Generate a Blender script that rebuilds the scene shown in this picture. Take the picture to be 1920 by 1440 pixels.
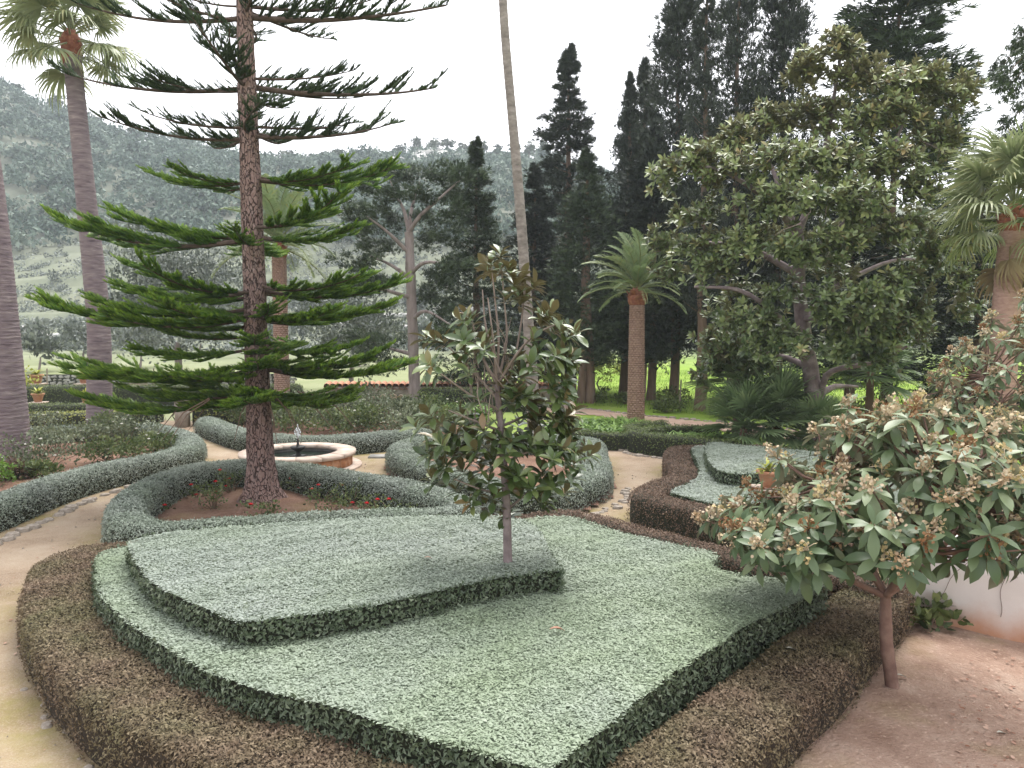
import bpy, math, numpy as np
from mathutils import Matrix, Vector
R = math.radians
for o in list(bpy.data.objects): bpy.data.objects.remove(o)
scene = bpy.context.scene
COL = scene.collection
# ---------------------------------------------------------------- camera
cd = bpy.data.cameras.new('camera'); cam = bpy.data.objects.new('camera', cd); COL.objects.link(cam)
cam.location = (0, 0, 3.6); cam.rotation_euler = (R(90 - 4.2), 0, 0)
cd.sensor_width = 36; cd.lens = 36 * 1442 / 1920; cd.clip_start = .1; cd.clip_end = 3000
scene.camera = cam
# ---------------------------------------------------------------- overcast sky
w = bpy.data.worlds.new('World'); scene.world = w; w.use_nodes = True
nt = w.node_tree; nt.nodes.clear()
out = nt.nodes.new('ShaderNodeOutputWorld'); bg = nt.nodes.new('ShaderNodeBackground')
sky = nt.nodes.new('ShaderNodeTexSky'); sky.sky_type = 'NISHITA'; sky.sun_disc = False
SUN_EL, SUN_AZ = R(65), R(25)
HAZE = .00052
sky.sun_elevation = SUN_EL; sky.sun_rotation = SUN_AZ; sky.altitude = 100; sky.dust_density = 4
hs = nt.nodes.new('ShaderNodeHueSaturation'); hs.inputs['Saturation'].default_value = .12
mx = nt.nodes.new('ShaderNodeMix'); mx.data_type = 'RGBA'; mx.inputs['Factor'].default_value = .8
mx.inputs['B'].default_value = (6.6, 6.6, 6.9, 1)          # the even white cloud layer
nt.links.new(sky.outputs[0], hs.inputs['Color']); nt.links.new(hs.outputs[0], mx.inputs['A'])
nt.links.new(mx.outputs['Result'], bg.inputs[0]); bg.inputs[1].default_value = .1
nt.links.new(bg.outputs[0], out.inputs[0])
# ---------------------------------------------------------------- veiled sun
sd = bpy.data.lights.new('sun', 'SUN'); sun = bpy.data.objects.new('sun', sd); COL.objects.link(sun)
sd.energy = 1.5; sd.angle = R(35); sd.color = (1, .97, .92)
_d = Vector((math.sin(SUN_AZ) * math.cos(SUN_EL), math.cos(SUN_AZ) * math.cos(SUN_EL), math.sin(SUN_EL)))
sun.rotation_euler = _d.to_track_quat('Z', 'Y').to_euler(); sun.location = (0, 0, 60)
# ---------------------------------------------------------------- exposure, sampling
vs = scene.view_settings
vs.view_transform = 'Standard'; vs.look = 'None'; vs.gamma = 1; vs.use_curve_mapping = False; vs.exposure = 1.75
cy = scene.cycles
cy.max_bounces = 6; cy.diffuse_bounces = 3; cy.glossy_bounces = 2; cy.transmission_bounces = 4
cy.volume_bounces = 1; cy.transparent_max_bounces = 8; cy.use_denoising = True
cy.caustics_reflective = False; cy.caustics_refractive = False
# ================================================================ layout in metres (camera stands at 0, 0)
L = {
 'carpet': [(-5.23, 9.55), (-4.87, 8.82), (-4.44, 8.09), (-3.79, 7.33), (-3.19, 6.78), (-2.67, 6.3), (-2.26, 6.0), (-1.92, 5.82), (-1.31, 5.57), (-0.98, 5.36), (-0.7, 5.19), (-0.19, 4.96), (0.05, 4.82), (0.24, 4.73), (0.31, 4.84), (0.51, 5.08), (0.77, 5.41), (1.1, 5.86), (1.43, 6.27), (1.84, 6.67), (2.33, 7.24), (2.83, 7.67), (3.53, 8.39), (3.16, 8.57), (2.75, 8.63), (2.48, 8.82), (2.37, 9.07), (2.6, 9.37), (2.52, 9.62), (2.23, 9.86), (1.57, 10.46), (1.03, 11.26), (0.73, 11.46), (0.32, 11.3), (-0.47, 11.04), (-2.76, 10.89), (-4.15, 10.52), (-4.72, 10.14), (-5.03, 9.89)],
 'tier': [(-4.68, 9.28), (-4.32, 8.6), (-3.71, 7.73), (-3.23, 7.26), (-2.74, 6.88), (-2.37, 6.61), (-2.05, 6.75), (-1.58, 6.95), (-1.12, 7.16), (-0.64, 7.52), (-0.11, 7.87), (0.46, 8.11), (0.56, 8.04), (0.45, 8.66), (0.36, 9.58), (0.22, 10.2), (-0.15, 10.43), (-1.13, 10.52), (-2.32, 10.31), (-3.27, 10.08), (-4.28, 9.68)],
 'brown_left': [(-5.32, 10.61), (-5.72, 10.51), (-5.95, 10.26), (-5.81, 9.74), (-5.39, 8.96), (-4.87, 8.18), (-4.39, 7.6), (-3.96, 7.11), (-3.58, 6.74), (-3.09, 6.31), (-2.48, 5.91), (-1.92, 5.57), (-1.54, 5.35), (-1.03, 5.08), (-0.56, 4.84), (-0.13, 4.57), (0.16, 4.3)],
 'brown_right': [(0.16, 4.33), (0.78, 4.87), (1.14, 5.28), (1.58, 5.8), (2.22, 6.47), (2.73, 7.01), (3.3, 7.71), (3.99, 8.52), (4.41, 9.02)],
 'brown_back': [(0.21, 12.06), (0.78, 12.38), (1.26, 12.17), (1.74, 11.57), (2.44, 10.78), (2.8, 10.31), (3.18, 9.78), (3.61, 9.43), (4.05, 9.23), (4.34, 8.88)],
 'ring_pine': [(-6.84, 12.62), (-7.26, 13.64), (-7.52, 15.09), (-7.52, 16.24), (-7.13, 17.16), (-6.52, 17.66), (-5.42, 17.58), (-4.51, 17.09), (-3.71, 16.56), (-2.63, 15.82), (-1.8, 15.09), (-1.03, 14.23), (-0.54, 13.42), (-0.49, 12.74), (-0.78, 12.36), (-1.38, 12.22), (-3.03, 11.94), (-4.55, 11.52), (-5.27, 11.33), (-5.92, 11.43), (-6.42, 11.91)],
 'ring_two': [(-3.22, 19.4), (-3.21, 20.41), (-2.82, 21.22), (-1.66, 21.64), (-0.15, 21.86), (1.22, 21.86), (2.07, 21.43), (2.52, 20.81), (2.37, 18.64), (2.24, 16.81), (2.02, 15.82), (1.46, 14.88), (0.96, 14.14), (0.39, 13.91), (-0.3, 14.38), (-0.93, 15.31), (-1.96, 16.42), (-2.75, 17.86)],
 'hedge_left': [(-9.39, 11.89), (-9.35, 12.77), (-9.39, 13.91), (-9.47, 15.01), (-9.44, 16.12), (-9.28, 17.13), (-8.94, 17.98), (-8.6, 18.91), (-8.54, 19.85), (-8.85, 20.98), (-9.61, 22.37), (-10.61, 23.57), (-11.79, 24.48), (-12.92, 24.35), (-13.71, 23.95), (-14.81, 23.57), (-16.2, 23.19)],
 'hedge_back': [(-10.47, 26.23), (-9.9, 25.32), (-8.81, 23.82), (-7.74, 22.6), (-6.28, 21.71), (-5.31, 21.6), (-4.45, 22.03), (-3.58, 22.6), (-2.73, 22.95)],
 'brown_bed': [(6.23, 19.35), (4.62, 19.44), (4.2, 19.18), (3.85, 17.61), (3.65, 16.1), (3.22, 15.19), (2.73, 14.52), (2.49, 13.95), (2.81, 13.39), (3.33, 12.79), (3.8, 12.27), (4.29, 11.7), (4.94, 10.95)],
 'carpet_bed': [(4.45, 18.82), (4.11, 16.8), (3.79, 15.38), (3.38, 14.58), (2.9, 13.9), (3.09, 13.33), (3.45, 12.84), (3.85, 12.42), (5.16, 11.43), (6.58, 12.64), (8.26, 17.35), (6.73, 18.49), (4.98, 19.25)],
 'tier_bed': [(4.68, 18.18), (3.96, 14.63), (4.92, 14.3), (6.04, 13.89), (7.12, 16.14), (6.26, 17.22), (5.47, 17.77)],
 'box_near': [(4.43, 23.3), (3.81, 22.8), (3.7, 22.1), (4.34, 21.43), (5.11, 20.9), (5.82, 20.31)],
 'box_back': [(4.43, 23.3), (5.26, 23.56), (6.13, 23.43)],
 'box_side': [(1.68, 23.56), (2.24, 22.94), (2.84, 22.58), (3.47, 22.58), (3.75, 23.56), (3.87, 24.63), (4.95, 25.35)],
 'path_pink': [(-1.57, 37.58), (2.44, 35.03), (5.22, 31.2), (7.02, 29.58), (8.93, 27.81), (10.21, 26.11), (12.37, 23.91), (11.32, 21.86), (9.36, 23.91), (7.66, 26.11), (5.72, 28.27), (4.41, 30.1), (2.24, 32.17), (-1.44, 34.32)],
 'pine': (-5.22, 15.85),
 'palm_a': (-13.34, 20.29),
 'palm_b': (-13.55, 25.08),
 'thin': (0.73, 23.69),
 'date': (4.76, 29.41),
 'mag': (9.22, 23.05),
 'sapling': (-0.05, 8.42),
 'loquat': (3.82, 7.46),
 'opencyp': (-4.35, 34.32),
 'fountain': (-5.54, 19.73),
 'table': (-12.73, 28.27),
 'pillar': (-11.92, 27.66),
 'slab': (-3.69, 21.22),
 'pot_near': (4.64, 13.24),
}
# ================================================================ helpers
def nrm(a):
    a = np.asarray(a, float); return a / np.maximum(np.linalg.norm(a, axis=-1, keepdims=True), 1e-9)
def rng_(seed): return np.random.default_rng(seed)
def rdir(r, n): return nrm(r.normal(size=(n, 3)))
def nz(x, y, s=1., k=0.):           # cheap smooth noise, about -1..1
    x = np.asarray(x) * s; y = np.asarray(y) * s
    return (np.sin(x * 1.7 + y * .9 + k) + np.sin(y * 2.3 - x * 1.1 + 1.3 + k * 2) + np.sin(x * 3.1 + 2.1 * k) * np.sin(y * 2.9 + k) + .5 * np.sin(5.3 * x + 4.1 * y)) / 3.2
def crom(P, step=.1, closed=False):
    P = np.asarray(P, float)
    Q = np.vstack([P[-1:], P, P[:2]]) if closed else np.vstack([2 * P[0] - P[1], P, 2 * P[-1] - P[-2]])
    out = []
    for i in range(1, len(Q) - 2):
        n = max(2, int(np.linalg.norm(Q[i + 1] - Q[i]) / step))
        t = np.linspace(0, 1, n, endpoint=False)[:, None]
        a, b, c, d = Q[i - 1], Q[i], Q[i + 1], Q[i + 2]
        out.append(.5 * (2 * b + (c - a) * t + (2 * a - 5 * b + 4 * c - d) * t * t + (3 * b - a - 3 * c + d) * t ** 3))
    if not closed: out.append(P[-1:])
    return np.vstack(out)
class MB:
    def __init__(s): s.V = []; s.B = {}; s.A = []; s.n = 0
    def add(s, V, F, v=.5):
        V = np.asarray(V, float).reshape(-1, 3); F = np.asarray(F, int)
        s.B.setdefault(F.shape[1], []).append(F + s.n)
        s.V.append(V); s.A.append(np.broadcast_to(np.asarray(v, float), (len(V),)).copy()); s.n += len(V)
    def inst(s, T, pos, X, Z, size, v=.5, wid=None):
        tv, tf = T; N = len(pos)
        if N == 0: return
        X = nrm(X); Y = nrm(np.cross(Z, X)); Zn = np.cross(X, Y)
        size = np.broadcast_to(np.asarray(size, float), (N,))
        wd = size if wid is None else size * np.broadcast_to(wid, (N,))
        V = (pos[:, None] + X[:, None] * (tv[None, :, 0] * size[:, None])[..., None]
             + Y[:, None] * (tv[None, :, 1] * wd[:, None])[..., None] + Zn[:, None] * (tv[None, :, 2] * size[:, None])[..., None])
        m = len(tv); off = (np.arange(N) * m)[:, None, None]
        F = (tf[None] + off).reshape(-1, tf.shape[1])
        s.add(V.reshape(-1, 3), F, np.repeat(np.broadcast_to(np.asarray(v, float), (N,)), m))
    def tube(s, P, rad, n=8, v=.5, caps=True, lump=0., seed=0):
        P = np.asarray(P, float); K = len(P); rad = np.broadcast_to(np.asarray(rad, float), (K,))
        T = nrm(np.gradient(P, axis=0))
        ref = np.where(np.abs(T[:, 2:3]) > .9, np.array([[1., 0, 0]]), np.array([[0, 0, 1.]]))
        A = np.empty_like(T); a = nrm(np.cross(ref[0], T[0]))
        for i in range(K):
            a = a - T[i] * np.dot(a, T[i]); a = a / max(np.linalg.norm(a), 1e-9); A[i] = a
        Bn = np.cross(T, A); th = np.arange(n) * 2 * math.pi / n
        rr = rad[:, None] * np.ones((1, n))
        if lump: rr = rr * (1 + lump * rng_(seed).normal(size=(K, n)))
        V = P[:, None] + rr[..., None] * (A[:, None] * np.cos(th)[None, :, None] + Bn[:, None] * np.sin(th)[None, :, None])
        i, j = np.meshgrid(np.arange(K - 1), np.arange(n), indexing='ij'); j2 = (j + 1) % n
        F = np.stack([i * n + j, i * n + j2, (i + 1) * n + j2, (i + 1) * n + j], -1).reshape(-1, 4)
        s.add(V.reshape(-1, 3), F, v)
        if caps:
            c = np.vstack([P[-1:] + T[-1] * rad[-1] * .3, V[-1]])
            s.add(c, [[0, 1 + k, 1 + (k + 1) % n] for k in range(n)], v)
    def box(s, lo, hi, v=.5):
        x0, y0, z0 = lo; x1, y1, z1 = hi
        s.add([(x0, y0, z0), (x1, y0, z0), (x1, y1, z0), (x0, y1, z0), (x0, y0, z1), (x1, y0, z1), (x1, y1, z1), (x0, y1, z1)],
              [[0, 3, 2, 1], [4, 5, 6, 7], [0, 1, 5, 4], [1, 2, 6, 5], [2, 3, 7, 6], [3, 0, 4, 7]], v)
    def lathe(s, prof, c=(0, 0, 0), n=32, v=.5):
        pr = np.asarray(prof, float); th = np.arange(n) * 2 * math.pi / n; K = len(pr)
        V = np.stack([pr[:, None, 0] * np.cos(th), pr[:, None, 0] * np.sin(th), np.repeat(pr[:, None, 1], n, 1)], -1) + np.asarray(c, float)
        i, j = np.meshgrid(np.arange(K - 1), np.arange(n), indexing='ij'); j2 = (j + 1) % n
        s.add(V.reshape(-1, 3), np.stack([i * n + j, i * n + j2, (i + 1) * n + j2, (i + 1) * n + j], -1).reshape(-1, 4), v)
    def mesh(s, name, mats, org=(0, 0, 0), smooth=False):
        me = bpy.data.meshes.new(name)
        V = np.vstack(s.V) - np.asarray(org, float)
        me.vertices.add(len(V)); me.vertices.foreach_set('co', V.astype(np.float32).ravel())
        loops = []; starts = []; tot = 0
        for k, Fs in s.B.items():
            F = np.vstack(Fs); loops.append(F.ravel()); starts.append(tot + np.arange(len(F)) * k); tot += F.size
        loops = np.concatenate(loops).astype(np.int32); starts = np.concatenate(starts).astype(np.int32)
        me.loops.add(len(loops)); me.loops.foreach_set('vertex_index', loops)
        me.polygons.add(len(starts)); me.polygons.foreach_set('loop_start', starts)
        if smooth: me.polygons.foreach_set('use_smooth', np.ones(len(starts), bool))
        a = me.attributes.new('v', 'FLOAT', 'POINT'); a.data.foreach_set('value', np.concatenate(s.A).astype(np.float32))
        me.update(calc_edges=True)
        for m in (mats if isinstance(mats, (list, tuple)) else [mats]): me.materials.append(m)
        return me
ORG = {}
def tag(o, label=None, cat=None, group=None, kind=None):
    for k, x in (('label', label), ('category', cat), ('group', group), ('kind', kind)):
        if x: o[k] = x
    return o
def thing(name, label, cat, loc, group=None):
    o = bpy.data.objects.new(name, None); COL.objects.link(o); o.empty_display_size = .2
    o.location = loc; ORG[o.name] = np.asarray(loc, float)
    return tag(o, label, cat, group)
def part(name, mb, mat, parent, smooth=False, kind=None, label=None):
    root = parent
    while root.parent: root = root.parent
    o = bpy.data.objects.new(name, mb.mesh(name, mat, ORG[root.name], smooth)); COL.objects.link(o)
    o.parent = parent; tag(o, label=label, kind=kind); return o
def solo(name, mb, mat, label=None, cat=None, group=None, kind=None, smooth=False):
    o = bpy.data.objects.new(name, mb.mesh(name, mat, (0, 0, 0), smooth)); COL.objects.link(o)
    ORG[o.name] = np.zeros(3); return tag(o, label, cat, group, kind)
def put(name, me, parent, pos, X, Z, size):           # one placed piece that shares mesh data
    root = parent
    while root.parent: root = root.parent
    X = nrm(X); Y = nrm(np.cross(Z, X)); Zn = np.cross(X, Y)
    o = bpy.data.objects.new(name, me); COL.objects.link(o); o.parent = parent
    M = np.eye(4); M[:3, 0] = X * size; M[:3, 1] = Y * size; M[:3, 2] = Zn * size; M[:3, 3] = np.asarray(pos) - ORG[root.name]
    o.matrix_local = Matrix(M.tolist()); return o
# ---------------------------------------------------------------- leaf shapes (x length, y width, z up)
QUAD = (np.array([(0, 0, 0), (.45, .27, .05), (1, 0, 0), (.45, -.27, .05)], float), np.array([[0, 3, 2, 1]]))
MAGL = (np.array([(0, 0, 0), (.25, .17, .05), (.68, .2, .06), (1, 0, -.04), (.68, -.2, .06), (.25, -.17, .05)], float), np.array([[0, 5, 4, 3], [0, 3, 2, 1]]))
TRI = (np.array([(0, .06, 0), (.5, -.3, .05), (1, .2, 0)], float), np.array([[0, 1, 2]]))
OVAL = (np.array([(0, 0, 0), (.2, .26, .04), (.65, .3, .06), (1, 0, 0), (.65, -.3, .06), (.2, -.26, .04)], float), np.array([[0, 5, 4, 3], [0, 3, 2, 1]]))
SPRAY = (np.array([(0, -.07, 0), (1, 0, 0), (.35, .14, .03), (.05, .02, 0), (.45, .14, 0), (.78, .45, .05), (.05, -.02, 0), (.8, -.42, -.05), (.5, -.12, .02)], float), np.array([[0, 1, 2], [3, 4, 5], [6, 7, 8]]))
NEEDLE = (np.array([(0, .1, 0), (0, -.1, 0), (.6, -.06, .05), (1, 0, .2)], float), np.array([[0, 1, 2, 3]]))
def leaf_shape(w, droop, fold=.25, k=5, wave=0., peak=.55):
    t = np.linspace(0, 1, k); V = []; F = []
    ww = w * np.sin(np.pi * np.clip(t ** (math.log(.5) / math.log(peak)), .035, .985)) ** .8; ww[0] = w * .1; ww[-1] = w * .03
    for i in range(k):
        z = -droop * t[i] ** 2; x = t[i] * (1 - .25 * droop * t[i])
        V += [(x, ww[i], z + fold * ww[i] + wave * math.sin(9 * t[i])), (x, 0, z), (x, -ww[i], z + fold * ww[i] - wave * math.sin(9 * t[i]))]
    for i in range(k - 1):
        a = 3 * i; F += [[a, a + 1, a + 4, a + 3], [a + 1, a + 2, a + 5, a + 4]]
    return np.array(V, float), np.array(F)
# ================================================================ materials
def _nodes(name):
    m = bpy.data.materials.new(name); m.use_nodes = True; t = m.node_tree; t.nodes.clear()
    o = t.nodes.new('ShaderNodeOutputMaterial'); b = t.nodes.new('ShaderNodeBsdfPrincipled')
    t.links.new(b.outputs[0], o.inputs[0]); return m, t, o, b
def ramp(t, cols, fac):
    r = t.nodes.new('ShaderNodeValToRGB'); e = r.color_ramp.elements
    while len(e) < len(cols): e.new(.5)
    for i, c in enumerate(cols): e[i].position = i / (len(cols) - 1); e[i].color = (*c, 1)
    t.links.new(fac, r.inputs[0]); return r.outputs[0]
def noise(t, scale, detail=3, coord='Object', rough=.6, stretch=None):
    tc = t.nodes.new('ShaderNodeTexCoord'); n = t.nodes.new('ShaderNodeTexNoise')
    n.inputs['Scale'].default_value = scale; n.inputs['Detail'].default_value = detail; n.inputs['Roughness'].default_value = rough
    src = tc.outputs[coord]
    if stretch:
        mp = t.nodes.new('ShaderNodeMapping'); mp.inputs['Scale'].default_value = stretch; t.links.new(src, mp.inputs[0]); src = mp.outputs[0]
    t.links.new(src, n.inputs['Vector']); return n.outputs[0]
def math_(t, op, a, b, c=None):
    n = t.nodes.new('ShaderNodeMath'); n.operation = op; n.use_clamp = op == 'MULTIPLY_ADD'
    for i, x in enumerate((a, b, c)):
        if x is None: continue
        if isinstance(x, (int, float)): n.inputs[i].default_value = x
        else: t.links.new(x, n.inputs[i])
    return n.outputs[0]
def mixc(t, f, a, b, mode='MIX'):
    n = t.nodes.new('ShaderNodeMix'); n.data_type = 'RGBA'; n.blend_type = mode
    for k, x in (('Factor', f), ('A', a), ('B', b)):
        if isinstance(x, (int, float)): n.inputs[k].default_value = x
        elif isinstance(x, tuple): n.inputs[k].default_value = (*x, 1)
        else: t.links.new(x, n.inputs[k])
    return n.outputs['Result']
def attr(t, name='v'):
    a = t.nodes.new('ShaderNodeAttribute'); a.attribute_name = name; return a.outputs['Fac']
def foliage(name, cols, rough=.5, spec=.5, trans=.25, patch=None, pscale=.5, under=None):
    m, t, o, b = _nodes(name)
    c = ramp(t, cols, attr(t))
    if patch is not None:
        f = math_(t, 'MULTIPLY_ADD', noise(t, pscale, 3), 3.2, -1.25)
        c = mixc(t, f, c, ramp(t, patch, attr(t)))
    if under is not None:
        g = t.nodes.new('ShaderNodeNewGeometry'); c = mixc(t, g.outputs['Backfacing'], c, under)
    t.links.new(c, b.inputs['Base Color']); b.inputs['Roughness'].default_value = rough; b.inputs['Specular IOR Level'].default_value = spec
    if trans:
        tr = t.nodes.new('ShaderNodeBsdfTranslucent'); t.links.new(c, tr.inputs[0]); mx = t.nodes.new('ShaderNodeMixShader')
        mx.inputs[0].default_value = trans; t.links.new(b.outputs[0], mx.inputs[1]); t.links.new(tr.outputs[0], mx.inputs[2]); t.links.new(mx.outputs[0], o.inputs[0])
    return m
def solid(name, cols, scale=4, rough=.85, bump=.0, bscale=30, stretch=None, use_attr=0., spec=.3, bdist=.02, detail=4):
    m, t, o, b = _nodes(name)
    f = noise(t, scale, detail, stretch=stretch)
    f = math_(t, 'MULTIPLY_ADD', f, 1.7, -.35)
    if use_attr: f = math_(t, 'MULTIPLY_ADD', attr(t), use_attr, math_(t, 'MULTIPLY', f, 1 - use_attr))
    t.links.new(ramp(t, cols, f), b.inputs['Base Color'])
    b.inputs['Roughness'].default_value = rough; b.inputs['Specular IOR Level'].default_value = spec
    if bump:
        bp = t.nodes.new('ShaderNodeBump'); bp.inputs['Strength'].default_value = bump; bp.inputs['Distance'].default_value = bdist
        t.links.new(noise(t, bscale, 5, stretch=stretch), bp.inputs['Height']); t.links.new(bp.outputs[0], b.inputs['Normal'])
    return m
M = {}
M['silver'] = foliage('silver_hedge_leaf', [(.13, .155, .125), (.235, .27, .225), (.37, .4, .35)], .55, .45, .2, [(.13, .17, .12), (.215, .26, .195), (.33, .375, .3)], .7)
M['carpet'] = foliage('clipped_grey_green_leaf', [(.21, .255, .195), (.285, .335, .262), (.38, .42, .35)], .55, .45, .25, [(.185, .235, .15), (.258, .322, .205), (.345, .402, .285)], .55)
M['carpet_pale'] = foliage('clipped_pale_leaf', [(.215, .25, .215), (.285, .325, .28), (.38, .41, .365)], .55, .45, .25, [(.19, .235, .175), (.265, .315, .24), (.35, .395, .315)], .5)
M['shaded'] = foliage('shaded_flank_leaf', [(.04, .06, .032), (.09, .12, .068), (.17, .2, .13)], .5, .45, .2)  # darker leaf copy that paints the shade of the carpet flanks
M['brown'] = foliage('frosted_brown_leaf', [(.066, .044, .029), (.165, .115, .076), (.28, .21, .145)], .7, .25, .2, [(.058, .056, .027), (.145, .13, .066), (.25, .22, .125)], 1.1)
M['rust'] = foliage('rust_brown_leaf', [(.06, .04, .028), (.14, .093, .066), (.235, .165, .12)], .7, .25, .2)
M['box'] = foliage('box_hedge_leaf', [(.03, .045, .012), (.085, .12, .03), (.17, .21, .06)], .5, .4, .25)
M['gold'] = foliage('golden_hedge_leaf', [(.1, .11, .02), (.22, .24, .05), (.36, .36, .1)], .5, .4, .25)
M['core'] = solid('hedge_inside', [(.012, .016, .01), (.03, .032, .018)], 12, .95)  # near-black so the gaps between leaves look shaded
M['core_brown'] = solid('brown_hedge_inside', [(.02, .015, .01), (.05, .036, .024)], 14, .95)
M['core_pale'] = solid('hedge_inside_lit_top', [(.1, .125, .085), (.19, .225, .16)], 14, .95)
M['cypress'] = foliage('cypress_spray', [(.011, .016, .011), (.028, .038, .026), (.062, .076, .052)], .6, .3, .12)
M['cypress_g'] = foliage('cypress_green_spray', [(.014, .022, .011), (.036, .056, .028), (.08, .108, .055)], .6, .3, .12)
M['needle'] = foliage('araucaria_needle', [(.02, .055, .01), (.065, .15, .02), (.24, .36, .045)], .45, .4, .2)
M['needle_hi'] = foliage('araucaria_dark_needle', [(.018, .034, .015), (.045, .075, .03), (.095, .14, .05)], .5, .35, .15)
M['magnolia'] = foliage('magnolia_leaf', [(.03, .055, .018), (.075, .115, .035), (.16, .19, .065), (.2, .13, .055)], .3, .55, .12, under=(.13, .105, .05))
M['magnolia_big'] = foliage('old_magnolia_leaf', [(.045, .075, .025), (.125, .17, .06), (.245, .29, .11), (.3, .23, .1)], .32, .55, .15, under=(.17, .16, .085))
M['loquat'] = foliage('loquat_leaf', [(.025, .05, .02), (.06, .1, .042), (.125, .17, .077), (.21, .25, .135)], .42, .5, .18, under=(.2, .2, .13))
M['flower'] = foliage('loquat_panicle', [(.17, .08, .035), (.34, .22, .12), (.5, .41, .3), (.46, .37, .18)], .8, .2, .1)
M['palm'] = foliage('fan_palm_leaf', [(.07, .1, .035), (.16, .2, .085), (.3, .33, .18), (.36, .3, .08)], .4, .5, .3)
M['palm_dead'] = foliage('dry_palm_leaf', [(.12, .08, .04), (.24, .18, .09), (.34, .28, .16)], .7, .3, .2)
M['date'] = foliage('date_palm_leaflet', [(.05, .085, .03), (.11, .165, .07), (.21, .27, .13), (.3, .24, .05)], .45, .45, .25)
M['dwarf'] = foliage('dwarf_palm_leaf', [(.06, .1, .04), (.14, .21, .09), (.3, .37, .19)], .4, .5, .2)
M['olive'] = foliage('olive_leaf', [(.05, .062, .05), (.12, .14, .12), (.25, .27, .24)], .5, .4, .15)
M['rose'] = foliage('rose_leaf', [(.035, .055, .02), (.085, .12, .04), (.17, .2, .075)], .5, .4, .25)
M['rose_grey'] = foliage('grey_bush_leaf', [(.05, .065, .035), (.11, .135, .075), (.21, .235, .145)], .5, .4, .2)
M['lily'] = foliage('strap_leaf', [(.05, .1, .015), (.11, .21, .03), (.24, .37, .08)], .4, .5, .3)
M['yellow_plant'] = foliage('yellow_green_leaf', [(.14, .16, .02), (.32, .35, .05), (.5, .5, .12)], .45, .4, .3)
M['grass'] = foliage('meadow_grass_blade', [(.07, .13, .012), (.15, .26, .025), (.27, .37, .06)], .5, .3, .3)
M['white_flower'] = foliage('white_petal', [(.6, .58, .52), (.8, .78, .74)], .6, .3, .3)
M['red_flower'] = foliage('red_petal', [(.45, .01, .015), (.7, .03, .04)], .5, .3, .2)
M['forest'] = foliage('hill_forest_leaf', [(.03, .055, .04), (.09, .13, .1), (.18, .22, .175)], .7, .2, .1)
M['pine_far'] = foliage('ridge_pine_leaf', [(.02, .032, .018), (.045, .06, .03), (.08, .1, .05)], .7, .2, .1)
def scaly_bark():
    m, t, o, b = _nodes('araucaria_bark')
    tc = t.nodes.new('ShaderNodeTexCoord'); mp = t.nodes.new('ShaderNodeMapping'); mp.inputs['Scale'].default_value = (1, 1, .42); t.links.new(tc.outputs['Object'], mp.inputs[0])
    ns = t.nodes.new('ShaderNodeTexNoise'); ns.inputs['Scale'].default_value = 7; ns.inputs['Detail'].default_value = 4; t.links.new(mp.outputs[0], ns.inputs['Vector'])
    ad = t.nodes.new('ShaderNodeVectorMath'); ad.operation = 'MULTIPLY_ADD'; ad.inputs[1].default_value = (.22, .22, .22); t.links.new(ns.outputs['Color'], ad.inputs[0]); t.links.new(mp.outputs[0], ad.inputs[2])
    vo = t.nodes.new('ShaderNodeTexVoronoi'); vo.feature = 'DISTANCE_TO_EDGE'; vo.inputs['Scale'].default_value = 15; t.links.new(ad.outputs[0], vo.inputs['Vector'])
    vc = t.nodes.new('ShaderNodeTexVoronoi'); vc.inputs['Scale'].default_value = 15; t.links.new(ad.outputs[0], vc.inputs['Vector'])
    edge = math_(t, 'MULTIPLY_ADD', vo.outputs['Distance'], 9., 0.)
    tone = math_(t, 'MULTIPLY_ADD', noise(t, 22, 6, rough=.75), .9, math_(t, 'MULTIPLY_ADD', vc.outputs['Distance'], .5, -.2))
    c = ramp(t, [(.085, .05, .042), (.18, .112, .095), (.28, .2, .178), (.38, .31, .29)], tone)
    c = mixc(t, edge, (.045, .026, .021), c)
    t.links.new(c, b.inputs['Base Color']); b.inputs['Roughness'].default_value = .92; b.inputs['Specular IOR Level'].default_value = .2
    bp = t.nodes.new('ShaderNodeBump'); bp.inputs['Strength'].default_value = 1.; bp.inputs['Distance'].default_value = .05
    t.links.new(math_(t, 'MULTIPLY_ADD', noise(t, 40, 4), .4, edge), bp.inputs['Height']); t.links.new(bp.outputs[0], b.inputs['Normal']); return m
M['bark'] = scaly_bark()
M['bark_dark'] = solid('dark_branch_bark', [(.035, .024, .018), (.075, .052, .04), (.13, .095, .075)], 12, .9)
M['bark_grey'] = solid('grey_bark', [(.12, .095, .085), (.24, .195, .18), (.36, .31, .29)], 4, .9, .6, 22, (1, 1, .2))
M['bark_mag'] = solid('magnolia_bark', [(.1, .075, .075), (.2, .155, .155), (.32, .27, .26)], 5, .8, .25, 20)
M['bark_brown'] = solid('brown_bark', [(.07, .045, .03), (.15, .1, .07), (.23, .17, .13)], 4, .9, .6, 25, (1, 1, .2))
M['bark_loq'] = solid('loquat_bark', [(.1, .055, .045), (.19, .115, .09), (.27, .18, .14)], 6, .85, .35, 30)
M['twig'] = solid('pale_twig', [(.16, .12, .1), (.3, .24, .21)], 6, .85)
M['palm_trunk'] = solid('ringed_palm_trunk', [(.05, .038, .045), (.15, .115, .125), (.21, .17, .17), (.36, .3, .29)], 3., .85, .8, 6, (.8, .8, 4.5), bdist=.04, detail=8)
M['date_trunk'] = solid('scaled_palm_trunk', [(.14, .08, .06), (.29, .18, .14), (.42, .29, .23)], 9, .85, .5, 24, (1, 1, 2.5), use_attr=.35)
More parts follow.
